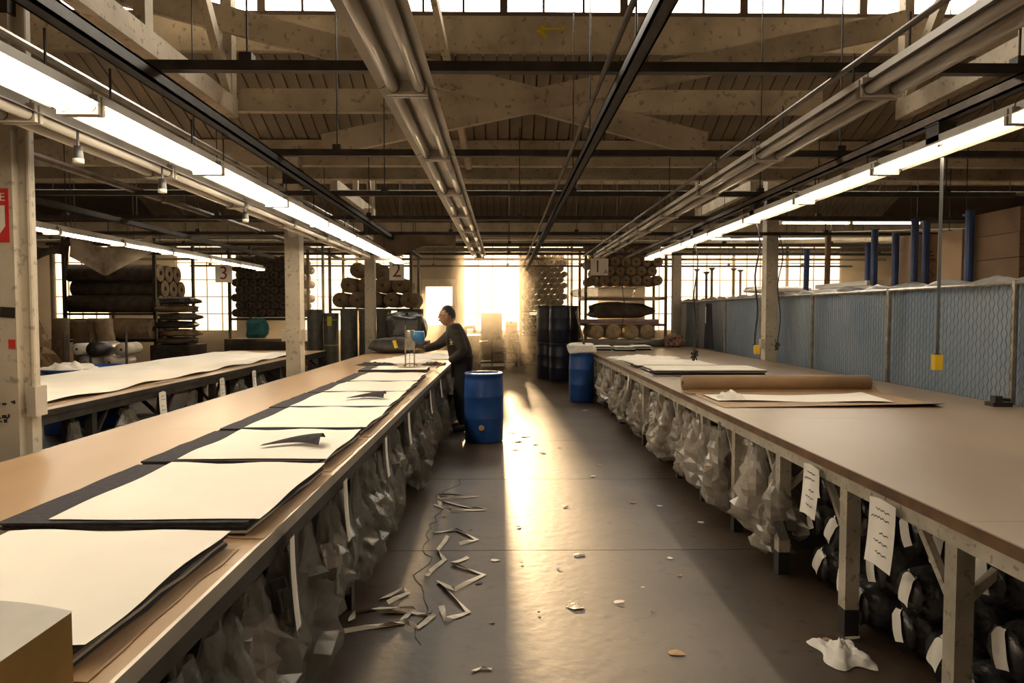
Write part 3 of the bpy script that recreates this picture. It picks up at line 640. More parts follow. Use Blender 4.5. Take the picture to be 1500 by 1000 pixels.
lump('scrap_heap', (1.43, 12.5, .86), .5, .45, .2, paper, 'heap of white fabric scraps spilling from the blue drum', 'fabric', 17)
thing(MB().bar((1.50, 12.4, .9), (1.32, 12.5, 1.65), .03, .03), 'wooden_stick', wood_edge, 'brown wooden stick leaning out of the scrap-filled drum', 'stick')
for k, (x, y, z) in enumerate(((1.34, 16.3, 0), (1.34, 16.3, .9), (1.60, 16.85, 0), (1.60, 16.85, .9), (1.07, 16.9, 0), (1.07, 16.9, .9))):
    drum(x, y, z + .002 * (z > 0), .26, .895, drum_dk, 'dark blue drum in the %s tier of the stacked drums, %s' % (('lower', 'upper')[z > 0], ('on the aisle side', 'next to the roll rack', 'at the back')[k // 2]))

# ------------------------------------------------------------------ floor scraps and webbing
def ribbon(pts, label, wdt=.035):
    m = MB(); pts = [Vector(p) for p in pts]; L = []
    for i, p in enumerate(pts):
        t = (pts[min(i + 1, len(pts) - 1)] - pts[max(i - 1, 0)]); s = Vector((-t.y, t.x, 0)).normalized(); tw = .72 + .28 * math.sin(i * 1.3)
        L.append((p + s * wdt / 2 * tw + Vector((0, 0, .006)), p - s * wdt / 2 * tw + Vector((0, 0, .006 + wdt * (1 - tw)))))
    for (a, b), (c, d_) in zip(L, L[1:]): m.add([a, b, d_, c], [(0, 1, 2, 3)])
    return thing(m, 'webbing_strip', web_m, label, 'webbing')
def fpx(l, sub=3):
    q = [PZ(x, y, 0) for x, y in l]; out = []
    for a, b in zip(q, q[1:]):
        for i in range(sub): out.append(a.lerp(b, i / sub))
    return out + [q[-1]]
ribbon(fpx([(645, 745), (640, 728), (700, 730), (640, 735), (690, 748), (712, 750), (660, 752), (635, 742)]), 'tangle of cream webbing nearest the blue drum')
ribbon(fpx([(632, 785), (668, 780), (698, 795), (672, 803)]), 'short cream webbing zigzag next after the drum-side tangle')
ribbon(fpx([(655, 790), (640, 812), (650, 825), (628, 845), (622, 850)]), 'narrow cream webbing strip along the floor crack')
ribbon(fpx([(685, 822), (660, 832), (708, 848), (665, 872), (640, 858), (685, 905), (650, 918), (645, 895)]), 'long cream webbing loop in the middle of the aisle floor')
ribbon(fpx([(555, 885), (590, 868), (595, 875), (565, 892)]), 'short folded cream webbing strip above the big loop by the bags')
ribbon(fpx([(510, 918), (515, 905), (555, 898), (605, 900), (550, 905), (600, 905), (635, 910), (610, 928), (585, 918), (600, 903)]), 'large cream webbing loops on the floor by the hanging bags')
ribbon(fpx([(530, 925), (560, 925), (590, 920), (500, 935)]), 'cream webbing end lying under the hanging bags')
ribbon(fpx([(690, 995), (705, 990), (720, 992)]), 'thin pale webbing end at the near end of the aisle', .02)
SCR = [(725, 826, 20, 0), (820, 838, 16, 0), (845, 897, 40, 2), (910, 890, 24, 0), (995, 968, 38, 3), (870, 700, 14, 0), (820, 657, 12, 1), (785, 652, 16, 2), (795, 665, 14, 0), (690, 780, 9, 1), (858, 602, 14, 0), (880, 683, 12, 3), (760, 775, 12, 0), (830, 745, 16, 1), (930, 740, 14, 3), (970, 745, 14, 0), (1030, 770, 16, 0), (1000, 850, 12, 3), (985, 824, 16, 0), (945, 868, 8, 0), (755, 660, 18, 1), (760, 648, 20, 1), (770, 640, 24, 1), (750, 634, 20, 1), (840, 630, 30, 4), (1225, 950, 24, 3), (1260, 945, 36, 0), (735, 700, 10, 1), (900, 640, 8, 1), (850, 818, 30, 1), (765, 830, 8, 3), (720, 920, 14, 2), (650, 760, 12, 3), (700, 860, 16, 1), (960, 905, 8, 2), (790, 905, 8, 1)]
scm = [paper, black_m, roll_grey, card, wood_edge]
NM = ['white paper', 'black cloth', 'grey cloth', 'tan card', 'brown wood']
for k, (x, y, wpx, c) in enumerate(SCR):
    random.seed(1200 + k); p = PZ(x, y, 0); s_ = wpx / 1000 * p.y * .42; n = 7; ph = rnd(0, 6)
    poly = [(p.x + s_ * rnd(.6, 1.1) * math.cos(ph + 6.283 * i / n), p.y + s_ * rnd(.4, .9) * math.sin(ph + 6.283 * i / n)) for i in range(n)]
    o = MB(); nn = len(poly); cz = .004 + rnd(0, .008)
    o.add([(a, b, .003 + rnd(0, .005)) for a, b in poly] + [(p.x, p.y, cz)], [(i, (i + 1) % nn, nn) for i in range(nn)])
    thing(o, 'floor_scrap', scm[c], 'small %s scrap lying on the aisle floor' % NM[c], 'scrap', NM[c] + ' scraps on the aisle floor')

# ------------------------------------------------------------------ fence with sheeting
fe = empty('chain_link_fence', (4.45, 3.0, 0)); tag(fe, 'chain-link fence with steel posts running behind the right table', 'fence')
FY = [3.95 + 1.95 * i for i in range(8)]
for y in FY: MB().tube([(0, y - 3, 0), (0, y - 3, 1.9)], .028, 8).build('fence_post', galv, fe); 
MB().tube([(0, .2, 1.88), (0, 14.8, 1.88)], .02, 8).build('top_rail', galv, fe)
m = MB(); pit = .054; nrow = int(1.85 / pit); nw = int(14.5 / pit); r_ = .0026
for i in range(nw):
    y = .25 + i * pit; pts = []
    for j in range(nrow + 1):
        s2 = 1 if ((i + j) % 2) else -1; pts.append((.012 * s2 - .03, y + s2 * pit * .5, .03 + j * pit))
    m.tube(pts, r_, 3, False)
mm = m.build('wire_mesh', wire_m, fe); mm['kind'] = 'stuff'
random.seed(31)
sh = MB().grid(lambda u, v: (4.53 + .03 * math.sin(u * 60) * (.4 + .6 * v) + .025 * math.sin(u * 23 + 2), 3.1 + 14.6 * u, .02 + 1.9 * v), 220, 10)
thing(sh, 'plastic_sheeting', sheet_m, 'blue-grey plastic sheeting hung behind the chain-link fence', 'sheeting', None, True)
sh = MB().grid(lambda u, v: (4.50 + .10 * math.sin(v * math.pi) * math.sin(u * 90) * .4 + .06 * (v - .5), 3.1 + 14.6 * u, 1.89 + .05 * math.sin(math.pi * v) * (1 + .5 * math.sin(u * 140 + v * 6)) - .04 * abs(v - .5)), 300, 6)
thing(sh, 'sheeting_fold', M('grey_sheeting', (.32, .31, .30), .4, trans=.2), 'crumpled grey sheeting edge folded over the fence rail', 'sheeting', None, True)
# storage behind the fence
rk = empty('storage_rack', (5.0, 5.0, 0)); tag(rk, 'storage rack with blue uprights behind the fence carrying cardboard boxes', 'rack')
MB().bx(0, 2.6, 0, 6.4, 1.86, 1.93).build('shelf', card_dk, rk)
for x in (.12, 2.4):
    for y in (.1, 2.1, 4.2, 6.3): MB().bx(x - .04, x + .04, y - .04, y + .04, 0, 1.86).build('rack_leg', steel_dk, rk)
for (x, yp0, dz) in ((1422, 308, 0), (1358, 319, .35), (1341, 320, .1), (1313, 341, .2), (1282, 336, .1), (1273, 355, .3)):
    X = 5.06 + dz; D = X * 1000 / (x - 738); zt = H + (458 - yp0) / 1000 * D
    MB().tube([(X - 5, D - 5, 1.93), (X - 5, D - 5, zt)], .045, 10).build('blue_upright', bluepost, rk)
def cbox(x0, x1, y0, y1, z0, z1, mat, label, marks=False):
    o = empty('cardboard_box', (x0, y0, z0)); tag(o, label, 'box')
    MB().bx(0, x1 - x0, 0, y1 - y0, 0, z1 - z0).build('carton', mat, o)
    MB().bx(0, x1 - x0, -.003, 0, (z1 - z0) * .5 - .004, (z1 - z0) * .5 + .004).build('flap_seam', card_dk if mat != card_dk else black_m, o); MB().bx((x1 - x0) * .4, (x1 - x0) * .52, -.004, -.0005, (z1 - z0) * .82, z1 - z0).build('tape', wood_edge, o)
    if marks:
        m = MB(); s_ = .07; cx, cz = (x1 - x0) * .5, (z1 - z0) * .25
        for a in range(4): m.bar((cx + s_ * math.cos(a * 1.5708), -.003, cz + s_ * math.sin(a * 1.5708)), (cx + s_ * math.cos((a + 1) * 1.5708), -.003, cz + s_ * math.sin((a + 1) * 1.5708)), .003, .006, (0, 1, 0))
        for r in range(3): m.bx(cx - .08, cx + .08 - .02 * r, -.004, -.001, (z1 - z0) * .52 + .05 * r, (z1 - z0) * .52 + .05 * r + .025)
        m.build('printed_marks', wood_edge, o)
for k in range(3): cbox(5.12, 7.4, 6.75, 7.5, 1.932 + .25 * k, 1.932 + .25 * k + .245, card_dk, 'long dark brown carton on the rack behind the fence, %s of three' % ('lowest', 'middle', 'topmost')[k])
cbox(5.35, 5.72, 8.85, 9.3, 1.932, 2.64, card, 'tall light brown carton with printed marks beside the blue uprights', True)
cbox(5.13, 5.46, 7.62, 8.05, 1.932, 2.56, card, 'light brown carton with torn top next to the dark cartons', True)
for k in range(2): thing(MB().bx(5.1, 6.6, 9.45 + .1 * k, 11.35 - .2 * k, 1.932 + .075 * k, 2.0 + .075 * k), 'foam_sheet', paper, '%s white foam sheet on the rack behind the fence' % ('lower', 'upper')[k], 'sheet')
for k, (x, yp, D) in enumerate(((1211, 338, 11.7), (1180, 365, 12.0), (1043, 392, 15.5), (1035, 398, 15.8), (1021, 394, 17.0), (1075, 393, 16.2), (1085, 395, 16.6))):
    p = P(x, yp, D)
    pl = empty('storage_pole', (p.x, D, 0)); tag(pl, ('thick brown wooden pole standing behind the fence', 'dark blue pole standing behind the fence next to the wooden pole', 'thin dark pole with a flared top behind the fence, before the windows')[min(k, 2)], 'pole', 'flared poles behind the fence' if k > 1 else None)
    MB().tube([(0, 0, 0), (.03 if k < 2 else 0, 0, p.z)], .05 if k < 2 else .03, 8).build('shaft', (wood_edge, bluepost)[k] if k < 2 else rail_m, pl)
    if k > 1: MB().lathe([(.03, -.06), (.09, .0), (0, 0)], 8, (0, 0, p.z)).build('flared_top', rail_m, pl)
for k in range(3): lump('foam_bundle', (5.9 + .0 * k, 14.3 + .2 * k, 1.72 + .16 * k), 1.3, .8, .14, paper, '%s white fabric bundle heaped behind the fence by the windows' % ('lowest', 'middle', 'topmost')[k], 'bundle', 40 + k)
thing(MB().bx(5.2, 6.6, 13.7, 15.1, 0, 1.72), 'storage_crate', card_dk, 'brown crate behind the fence under the white bundles', 'crate')
thing(MB().bx(7.5, 12.9, 22.2, 22.9, 0, 1.6), 'storage_cabinet', card_dk, 'long brown cabinet under the windows behind the fence', 'cabinet')
jk = empty('hanging_jacket', (4.35, 14.3, 1.0)); tag(jk, 'dark jacket hanging on the far stretch of the fence', 'jacket')
MB().grid(lambda u, v: (-.03 - .06 * math.sin(u * 3.14) - .02 * math.sin(u * 17), (u - .5) * (.3 + .35 * v), .82 - .95 * v), 12, 10).build('coat_body', navy, jk, True); MB().grid(lambda u, v: (-.11, (u - .5) * .07, .75 - .35 * v), 3, 5).build('pale_lining', paper, jk)

# ------------------------------------------------------------------ rolls and racks at the far end
def roll_me(r, ln, mat, n=14, hole=.22, axis='Y'):
    return MB().lathe([(r * hole, 0), (r * .6, -.006), (r, .004), (r, ln), (r * hole, ln), (r * hole, .0)], n, (0, 0, 0), axis).mesh('fabric_roll', mat, True)
def core_me(r, axis='Y'): return MB().lathe([(r, -.004), (r * .7, -.004), (r * .7, .05), (0, .05)], 10, (0, 0, 0), axis).mesh('core', core_m)
def rolls(spots, r, ln, mat, label, group, hole=.22, axis='Y', cores=True):
    vs = [roll_me(r * f, ln, mat, 14, hole, axis) for f in (.93, 1.0, .97)]; cm = core_me(r * hole, axis)
    for i, (x, y, z) in enumerate(spots):
        random.seed(int(x * 977 + z * 531 + y * 31) & 0xffff)
        o = place(vs[i % 3], 'fabric_roll', None, (x, y + rnd(-.04, .04) if axis == 'Y' else y, z)); tag(o, label, 'fabric roll', group)
        if axis == 'Y': o.rotation_euler = (0, rnd(0, 6), 0)
        if cores: place(cm, 'core', o)
def hexpack(x0, x1, z0, nrow, r, y):
    out = []; n = int((x1 - x0) / (2 * r))
    for j in range(nrow):
        off = r if j % 2 else 0
        for i in range(n - (1 if j % 2 else 0)): out.append((x0 + r + off + i * 2 * r, y, z0 + r + j * r * 1.732))
    return out
def rack(name, x0, x1, y0, y1, shelves, top, label, mat=rail_m):
    o = empty(name, (x0, y0, 0)); tag(o, label, 'rack')
    for x in (0, x1 - x0):
        for y in (0, y1 - y0): MB().bx(x - .03, x + .03, y - .03, y + .03, 0, top).build('upright', mat, o)
    for z in shelves: MB().bx(-.03, x1 - x0 + .03, -.03, y1 - y0 + .03, z - .05, z).build('shelf', mat, o)
    return o
rack('roll_rack', .52, 2.08, 20.9, 22.2, (.06, .95, 1.68), 3.75, 'tall rack of tan roll ends beside the glaring window')
rolls(hexpack(.57, 2.05, 1.68, 10, .098, 20.85), .098, 1.3, roll_tan, 'tan fabric roll stacked end-on in the top of the tall rack', 'tan rolls in the tall rack')
rolls(hexpack(.57, 2.05, .95, 6, .058, 20.88), .058, 1.2, roll_brown, 'thin brown tube stacked in the middle of the tall rack', 'thin tubes in the tall rack', .5)
rolls(hexpack(.57, 2.05, .06, 2, .18, 20.85), .18, 1.2, roll_tan, 'thick tan roll at the bottom of the tall rack', 'thick rolls at the bottom of the tall rack', .15)
rack('roll_rack', 1.92, 3.8, 16.0, 17.3, (.5, .98, 1.36, 1.98), 3.2, 'loaded rack at the end of the right table below sign one')
rolls([(2.16 + .40 * i, 15.85, 1.175) for i in range(4)], .185, 1.3, roll_tan, 'fat tan padding roll in the row of four at the rack', 'four fat rolls in the rack', .08)
rolls(hexpack(1.97, 3.75, 2.25, 5, .125, 15.95), .125, 1.2, roll_brown, 'brown fabric roll stacked end-on behind sign one', 'brown rolls behind sign one', .2)
thing(MB().tube([(1.80, 15.98, 1.42), (3.62, 15.98, 1.42)], .055, 14), 'pink_fabric_roll', M('dusty_pink_fabric', (.36, .24, .25), .9), 'long dusty pink fabric roll lying across the four fat rolls', 'fabric roll', None, True)
thing(MB().tube([(1.85, 15.55, .92), (2.6, 15.5, .9), (3.75, 15.55, .92)], [.10, .12, .11], 16), 'silver_wrapped_roll', M('silver_film', (.22, .20, .17), .25, metal=.3, bump=.4, bscale=20), 'silvery plastic-wrapped roll lying before the four fat rolls', 'fabric roll', None, True)
thing(MB().bx(1.8, 3.85, 15.4, 15.7, .0, .8), 'low_bench', wood_edge, 'low brown bench under the silvery wrapped roll', 'bench')
lump('plastic_heap', (2.4, 16.4, 1.98), 1.5, 1.1, .24, clear, 'billowing pale plastic sheet heaped on the rack below sign one', 'plastic', 21)
lump('dark_heap', (2.75, 16.45, 1.49), 1.5, .8, .36, roll_dark, 'dark folded cloth stuffed between pink roll and pale plastic', 'cloth', 22)
lump('cloth_bag', (3.75, 15.0, .86), .42, .3, .28, M('red_print_cloth', (.38, .22, .18), .9, var=.6, scale=18), 'red printed cloth bag at the far corner of the right table', 'bag', 23)
# number signs
def sign(px_, py_, D, w_, h_, s_, col, label, extra=None, size=None):
    p = P(px_, py_, D); o = empty('number_sign', p); tag(o, label, 'sign')
    MB().bx(-w_ / 2, w_ / 2, 0, .01, -h_ / 2, h_ / 2).build('board', white_m, o); text(s_, size or h_ * 1.05, col, 'sign_number', o, (0 if not extra else -.04, -.003, .0), (R(90), 0, 0))
    if extra: text(extra, .13, M('sign_blue', (.03, .05, .12), .6), 'sign_letter', o, (w_ * .36, -.003, -h_ * .3), (R(90), 0, 0))
    for x in (-w_ * .4, w_ * .4): MB().tube([(x, .005, h_ / 2), (x, .005, 2.80 - p.z)], .004, 4).build('hanging_wire', steel_dk, o)
dkred = M('dark_red_paint', (.16, .03, .025), .6)
sign(582, 397, 14.0, .30, .38, '2', M('sign_brown', (.10, .05, .03), .6), 'white hanging sign with a brown number two')
sign(331, 401, 14.0, .34, .36, '3', dkred, 'white hanging sign with a dark red number three'); sign(878, 391, 14.0, .36, .34, '1', dkred, 'white hanging sign with a red number one and letter A', 'A')
# rack under sign two
rack('roll_rack', -3.95, -2.1, 15.6, 16.9, (.5, 1.72), 3.1, 'rack holding the pile of brown rolls below sign two')
rolls([(-3.7 + .385 * i + .1925 * q, 15.5, 1.91 + .337 * q) for q, n in enumerate((5, 4, 2)) for i in range(n)], .185, 1.3, roll_brown, 'thick brown fabric roll in the pile below sign two', 'brown rolls below sign two', .18)
# upright wrapped rolls
for k, (x, yp, r) in enumerate(((463, 453, .165), (486, 458, .165), (512, 452, .185), (539, 452, .19), (563, 452, .165))):
    D = 14.9 + .12 * (k % 2); p = P(x, yp, D)
    o = empty('standing_roll', (p.x, D, 0)); tag(o, 'tall grey wrapped roll standing beyond the tan table, ' + ('nearest the post', 'with a yellow tag and tape bands', 'third from the post', 'fourth from the post', 'with a yellow tag on its edge')[k], 'fabric roll')
    MB().lathe([(0, .0), (r, 0), (r * 1.02, p.z * .3), (r * .98, p.z * .6), (r, p.z - .02), (r * .9, p.z), (.05, p.z), (.05, p.z - .1)], 20).build('winding', roll_grey, o, True)
    if k in (1, 4): MB().grid(lambda u, v: (r * 1.015 * math.sin(-.3 + .6 * u + (.9 if k == 4 else 0)), -r * 1.015 * math.cos(-.3 + .6 * u + (.9 if k == 4 else 0)), p.z - .08 - .2 * v), 5, 1).build('yellow_tag', M('tag_yellow', (.62, .62, .02), .6), o)
    if k == 1:
        for zz in (.9, 1.45): MB().lathe([(r * 1.02, zz), (r * 1.02, zz + .03)], 20).build('tape_band', M('tan_tape', (.3, .25, .18), .5), o)
thing(MB().bx(-2.25, -1.75, 14.5, 14.9, 0, 1.7), 'dark_cabinet', roll_dark, 'dark upright cabinet behind the cutting machine', 'cabinet')
lump('black_bundle', (-2.0, 14.1, 1.05), .8, .6, .55, blackwrap, 'black plastic bundle heaped behind the cutting machine', 'bundle', 25)
thing(MB().bx(-2.4, -1.55, 13.85, 14.4, 0, 1.05), 'bundle_crate', card_dk, 'brown crate under the black plastic bundle', 'crate')
# rack under sign three, far left
rack('roll_rack', -6.3, -4.5, 15.8, 17.1, (.1, 1.02, 1.5), 3.3, 'dark rack full of roll ends below sign three', steel_dk)
rolls(hexpack(-6.25, -4.55, 1.52, 8, .10, 15.75), .10, 1.2, roll_dark, 'dark fabric roll stacked end-on in the rack below sign three', 'dark rolls below sign three', .35)
rolls(hexpack(-6.25, -4.55, .12, 4, .12, 15.75), .12, 1.2, roll_dark, 'dark roll in the lower shelf below sign three', 'lower rolls below sign three', .3)
lump('teal_cloth', (-5.55, 15.4, 1.05), .45, .3, .42, M('teal_cloth', (.02, .14, .16), .8), 'teal cloth draped over the lower rolls below sign three', 'cloth', 27)
thing(MB().bx(-6.2, -4.6, 15.2, 15.6, 0, 1.04), 'low_shelf', steel_dk, 'low dark shelf before the rack below sign three', 'shelf')
# long rolls rack at the left
rack('roll_rack', -9.3, -7.4, 14.6, 16.4, (.45, 1.05, 1.62), 3.2, 'rack with long dark rolls under the hanging tarps', steel_dk)
k = 0
for z, r, n, mat in ((1.815, .186, 4, roll_dark), (2.145, .186, 3, roll_dark), (2.475, .186, 3, roll_dark)):
    for i in range(n):
        o = place(MB().lathe([(.04, 0), (r * .6, .006), (r, 0), (r, 1.95), (r * .5, 1.95), (.04, 1.95), (.04, 0)], 16, (0, 0, 0), 'X').mesh('long_roll', mat, True), 'long_roll', None, (-9.35, 14.85 + .38 * i + (.19 if 2 < z < 2.3 else 0), z)); tag(o, 'long dark fabric roll lying along the rack under the tarps', 'fabric roll', 'long dark rolls under the tarps'); place(MB().lathe([(r * .98, 0), (r * .3, .004)], 16, (1.955, 0, 0), 'X').mesh('pale_end', roll_tan), 'pale_end', o)
for i in range(3):
    o = place(MB().lathe([(.04, 0), (.22, 0), (.22, 1.9), (.04, 1.9), (.04, 0)], 18, (0, 0, 0), 'X').mesh('long_roll', roll_brown, True), 'long_roll', None, (-9.3, 14.5 + .46 * i, 1.28)); tag(o, 'thick brown roll lying on the middle shelf under the tarps', 'fabric roll', 'thick brown rolls on the middle shelf'); place(MB().lathe([(.21, 0), (.06, .004)], 16, (1.905, 0, 0), 'X').mesh('pale_end', roll_tan), 'pale_end', o)
for k, (x, D, lean) in enumerate(((125, 12.9, 0), (142, 12.45, .03), (160, 12.9, -.03), (177, 12.4, -.2), (92, 13.4, .02))):
    p = P(x, 470, D); o = place(MB().lathe([(0, 0), (.15, 0), (.15, 1.45), (.13, 1.48), (.05, 1.48), (.05, 1.3)], 18).mesh('standing_roll', roll_brown, True), 'standing_roll', None, (p.x, D, .04 if lean else 0), (0, lean, 0)); tag(o, 'brown paper-wrapped roll standing on end behind the far left table', 'fabric roll', 'standing brown rolls on the left')
rack('roll_rack', -12.6, -10.6, 14.8, 16.2, (.1, 1.0), 3.4, 'tall dark rack of bales at the left by the window', steel_dk)
rolls(hexpack(-12.55, -10.65, 1.02, 6, .2, 14.75), .2, 1.3, roll_dark, 'dark bale stacked in the tall left rack', 'bales in the tall left rack', .1)
rolls(hexpack(-12.55, -10.65, .1, 2, .2, 14.75), .2, 1.3, roll_dark, 'dark bale on the bottom of the tall left rack', 'bottom bales in the tall left rack', .1)
for k in range(6):
    lump('fabric_bundle', (-6.93 + .04 * (k % 2), 14.6, .95 + .17 * k), .74, .7, .148, (roll_dark, roll_brown, black_m)[k % 3], 'folded %s fabric bundle in the pile beside sign three, layer %s from the floor' % (('dark', 'brown', 'black')[k % 3], ('one', 'two', 'three', 'four', 'five', 'six')[k]), 'fabric bundle', 60 + k)
thing(MB().bx(-7.32, -6.5, 14.2, 15.0, 0, .95), 'bundle_table', steel_dk, 'dark bench under the pile of folded bundles', 'bench')
# cart with plastic-covered goods, bins, rolls on the left
c = empty('cloth_cart', (-8.2, 11.6, 0)); tag(c, 'black tube cart with plastic-covered goods left of the brown rolls', 'cart')
MB().tube([(-.35, 0, .1), (-.35, 0, 1.35), (-.28, 0, 1.42), (.28, 0, 1.42), (.35, 0, 1.35), (.35, 0, .1)], .022, 8).build('frame', black_m, c); MB().bx(-.38, .38, -.1, .7, .12, .2).build('deck', black_m, c)
for x in (-.3, .3):
    for y in (0, .6): MB().lathe([(0, -.02), (.06, -.02), (.06, .02), (0, .02)], 12, (x, y, .06), 'X').build('wheel', black_m, c)
o = empty('covered_goods', (-8.2, 11.95, .2)); tag(o, 'goods under a brownish plastic cover on the black cart', 'bundle'); place(bag_mesh(777, .66, 1.5, .62, M('amber_plastic', (.30, .19, .10), .25, alpha_mix=.2, trans=.2)), 'plastic_cover', o, (0, 0, 1.5), (0, 0, R(90)))
for k, (x, D) in enumerate(((105, 9.3), (150, 10.0))):
    p = P(x, 530, D); drum(p.x, D, 0, .32, .86, drum_m, ('blue bin with white cloth on it behind the far left table', 'blue bin below the white and black rolls')[k])
    if k == 0: crumple('bin_cloth', (p.x, D, .862), .6, .55, .1, paper, 'pale cloth lying over the left blue bin', 'cloth', 71)
for k, (x, y, z, mt, r) in enumerate(((-6.55, 10.9, 1.06, paper, .09), (-6.28, 10.8, 1.06, black_m, .11), (-5.98, 10.95, 1.05, M('silver_wrap', (.4, .36, .3), .3), .1), (-6.40, 10.85, .855, M('silver_wrap2', (.36, .33, .28), .3), .105), (-6.10, 10.9, .85, M('silver_wrap3', (.38, .34, .3), .3), .1))):
    p = (x, y, z); o = empty('bundle_roll', p); tag(o, ('white fabric roll above the blue bin', 'black fabric roll with a dark end above the blue bin', 'silvery wrapped roll lying above the others by the cart poles', 'silvery wrapped roll under the black roll', 'silvery wrapped roll beside the cart poles')[k], 'fabric roll'); MB().lathe([(.02, -.3), (r, -.3), (r, .3), (.02, .3), (.02, -.3)], 16, (0, 0, 0), 'Y').build('winding', mt, o, True); MB().lathe([(.02, -.302), (.012, -.302), (.012, .3)], 10, (0, 0, 0), 'Y').build('core', core_m, o); o.rotation_euler = (0, 0, R(8 * (k % 3 - 1)))
gc = empty('pole_cart', (-6.15, 10.95, 0)); tag(gc, 'low cart with upright steel poles carrying the silvery rolls', 'cart'); MB().bx(-.7, .45, -.45, .6, .62, .74).build('deck', steel_dk, gc)
for x in (-.6, -.2, .35): MB().tube([(x, -.4, .0), (x, -.4, 1.32)], .018, 6).build('pole', steel_dk, gc)
# hanging tarps
def tarp(c, wx, h_, label, mat=tarp_m, seed=0, sag=.2):
    random.seed(seed); ph = rnd(0, 6)
    thing(MB().grid(lambda u, v: (c[0] + wx * (u - .5), c[1] + .12 * math.sin(u * 9 + ph) * v, c[2] - h_ * v * (.7 + .3 * math.sin(u * 5 + ph)) - sag * math.sin(math.pi * u) * (1 - v)), 20, 10), 'hanging_tarp', mat, label, 'tarp', None, True)
tarp((-1.35, 10.4, 2.84), 1.25, .42, 'grey-brown tarp hanging from the struts over the tan table', tarp_m, 1, .05)
tarp((-5.9, 10.4, 2.80), 1.2, .62, 'pale stained tarp hanging over the left racks', M('pale_tarp', (.42, .35, .26), .8, var=.3), 2); tarp((-6.95, 10.46, 2.80), .8, .7, 'dark tarp hanging beside the pale stained tarp', roll_dark, 3)
tarp((-2.35, 8.7, 2.80), .8, .22, 'white plastic sheet drooping from the fixtures near the post', clear, 4)

# ------------------------------------------------------------------ desk corner
o = empty('work_desk', (-.18, 20.7, 0)); tag(o, 'small wooden desk below the glaring window', 'desk'); MB().bx(-.6, .62, -.35, .4, .72, .76).build('desktop', wood_edge, o)
for x in (-.56, .56):
    for y in (-.3, .35): MB().bx(x - .025, x + .025, y - .025, y + .025, 0, .72).build('leg', steel_dk, o)
MB().bx(-.56, .56, .3, .33, .2, .7).build('modesty_panel', white_m, o); MB().bx(-.56, .56, -.02, .02, .1, .14).build('foot_rail', steel_dk, o)
def fchair(x, y, rz, label):
    o = empty('folding_chair', (x, y, 0), rz); tag(o, label, 'chair')
    MB().bx(-.2, .2, -.2, .2, .43, .46).build('seat', wood_edge, o); MB().grid(lambda u, v: (-.2 + .4 * u, .22 + .03 * math.sin(u * 3.14), .62 + .22 * v), 6, 2).build('backrest', M('tan_vinyl', (.35, .25, .16), .6), o)
    for s_ in (-1, 1):
        MB().tube([(s_ * .21, -.22, 0), (s_ * .21, .2, .6), (s_ * .2, .23, .86), (s_ * .15, .235, .9)], .013, 6).build('front_leg', steel_dk, o); MB().tube([(s_ * .19, .25, 0), (s_ * .19, -.15, .44)], .013, 6).build('rear_leg', steel_dk, o)
    MB().tube([(-.2, .0, .2), (.2, .0, .2)], .01, 6).build('stretcher', steel_dk, o)
fchair(-.15, 20.05, R(185), 'folding chair with tan back pushed under the desk'); fchair(.35, 20.0, R(120), 'folding chair turned sideways beside the desk')
thing(MB().bx(-.70, -.05, 21.0, 21.04, .765, 1.62).bx(-.70, -.66, 20.97, 21.0, .765, 1.62).bx(-.09, -.05, 20.97, 21.0, .765, 1.62), 'whiteboard', white_m, 'upright white panel standing on the desk', 'panel')
cbox(.05, .42, 20.75, 21.05, 1.06, 1.36, white_m, 'white carton stacked on the plastic sack on the desk'); lump('plastic_sack', (.24, 20.85, .76), .42, .36, .28, white_m, 'white stuffed sack on the desk under the carton', 'sack', 81)
cbox(-.45, -.12, 20.5, 20.8, .762, 1.0, card_dk, 'dark brown box on the desk before the white panel')
thing(MB().lathe([(0, 0), (.03, 0), (.03, .1), (.012, .13), (.012, .15), (0, .15)], 10, (-.17, 20.42, .762)), 'amber_bottle', yellow_m, 'small amber bottle beside the dark box on the desk', 'bottle', None, True)
o = empty('sewing_cabinet', (-.95, 19.6, 0)); tag(o, 'dark machine cabinet standing behind the man', 'cabinet'); MB().bx(-.25, .25, -.3, .3, 0, .95).build('body', roll_dark, o); MB().bx(-.28, .28, -.33, .33, .95, .99).build('top', wood_edge, o); MB().tube([(-.15, 0, .99), (-.15, 0, 1.2), (.1, 0, 1.22), (.12, 0, 1.05)], .06, 10).build('machine_head', black_m, o, True)
s = empty('notice_sign', P(662, 454, 23.03)); tag(s, 'small red and white notice on the door behind the man', 'sign'); MB().bx(-.13, .13, 0, .006, -.16, .16).build('plate', white_m, s); MB().bx(-.11, .11, -.004, 0, -.02, .14).build('red_field', red_m, s)

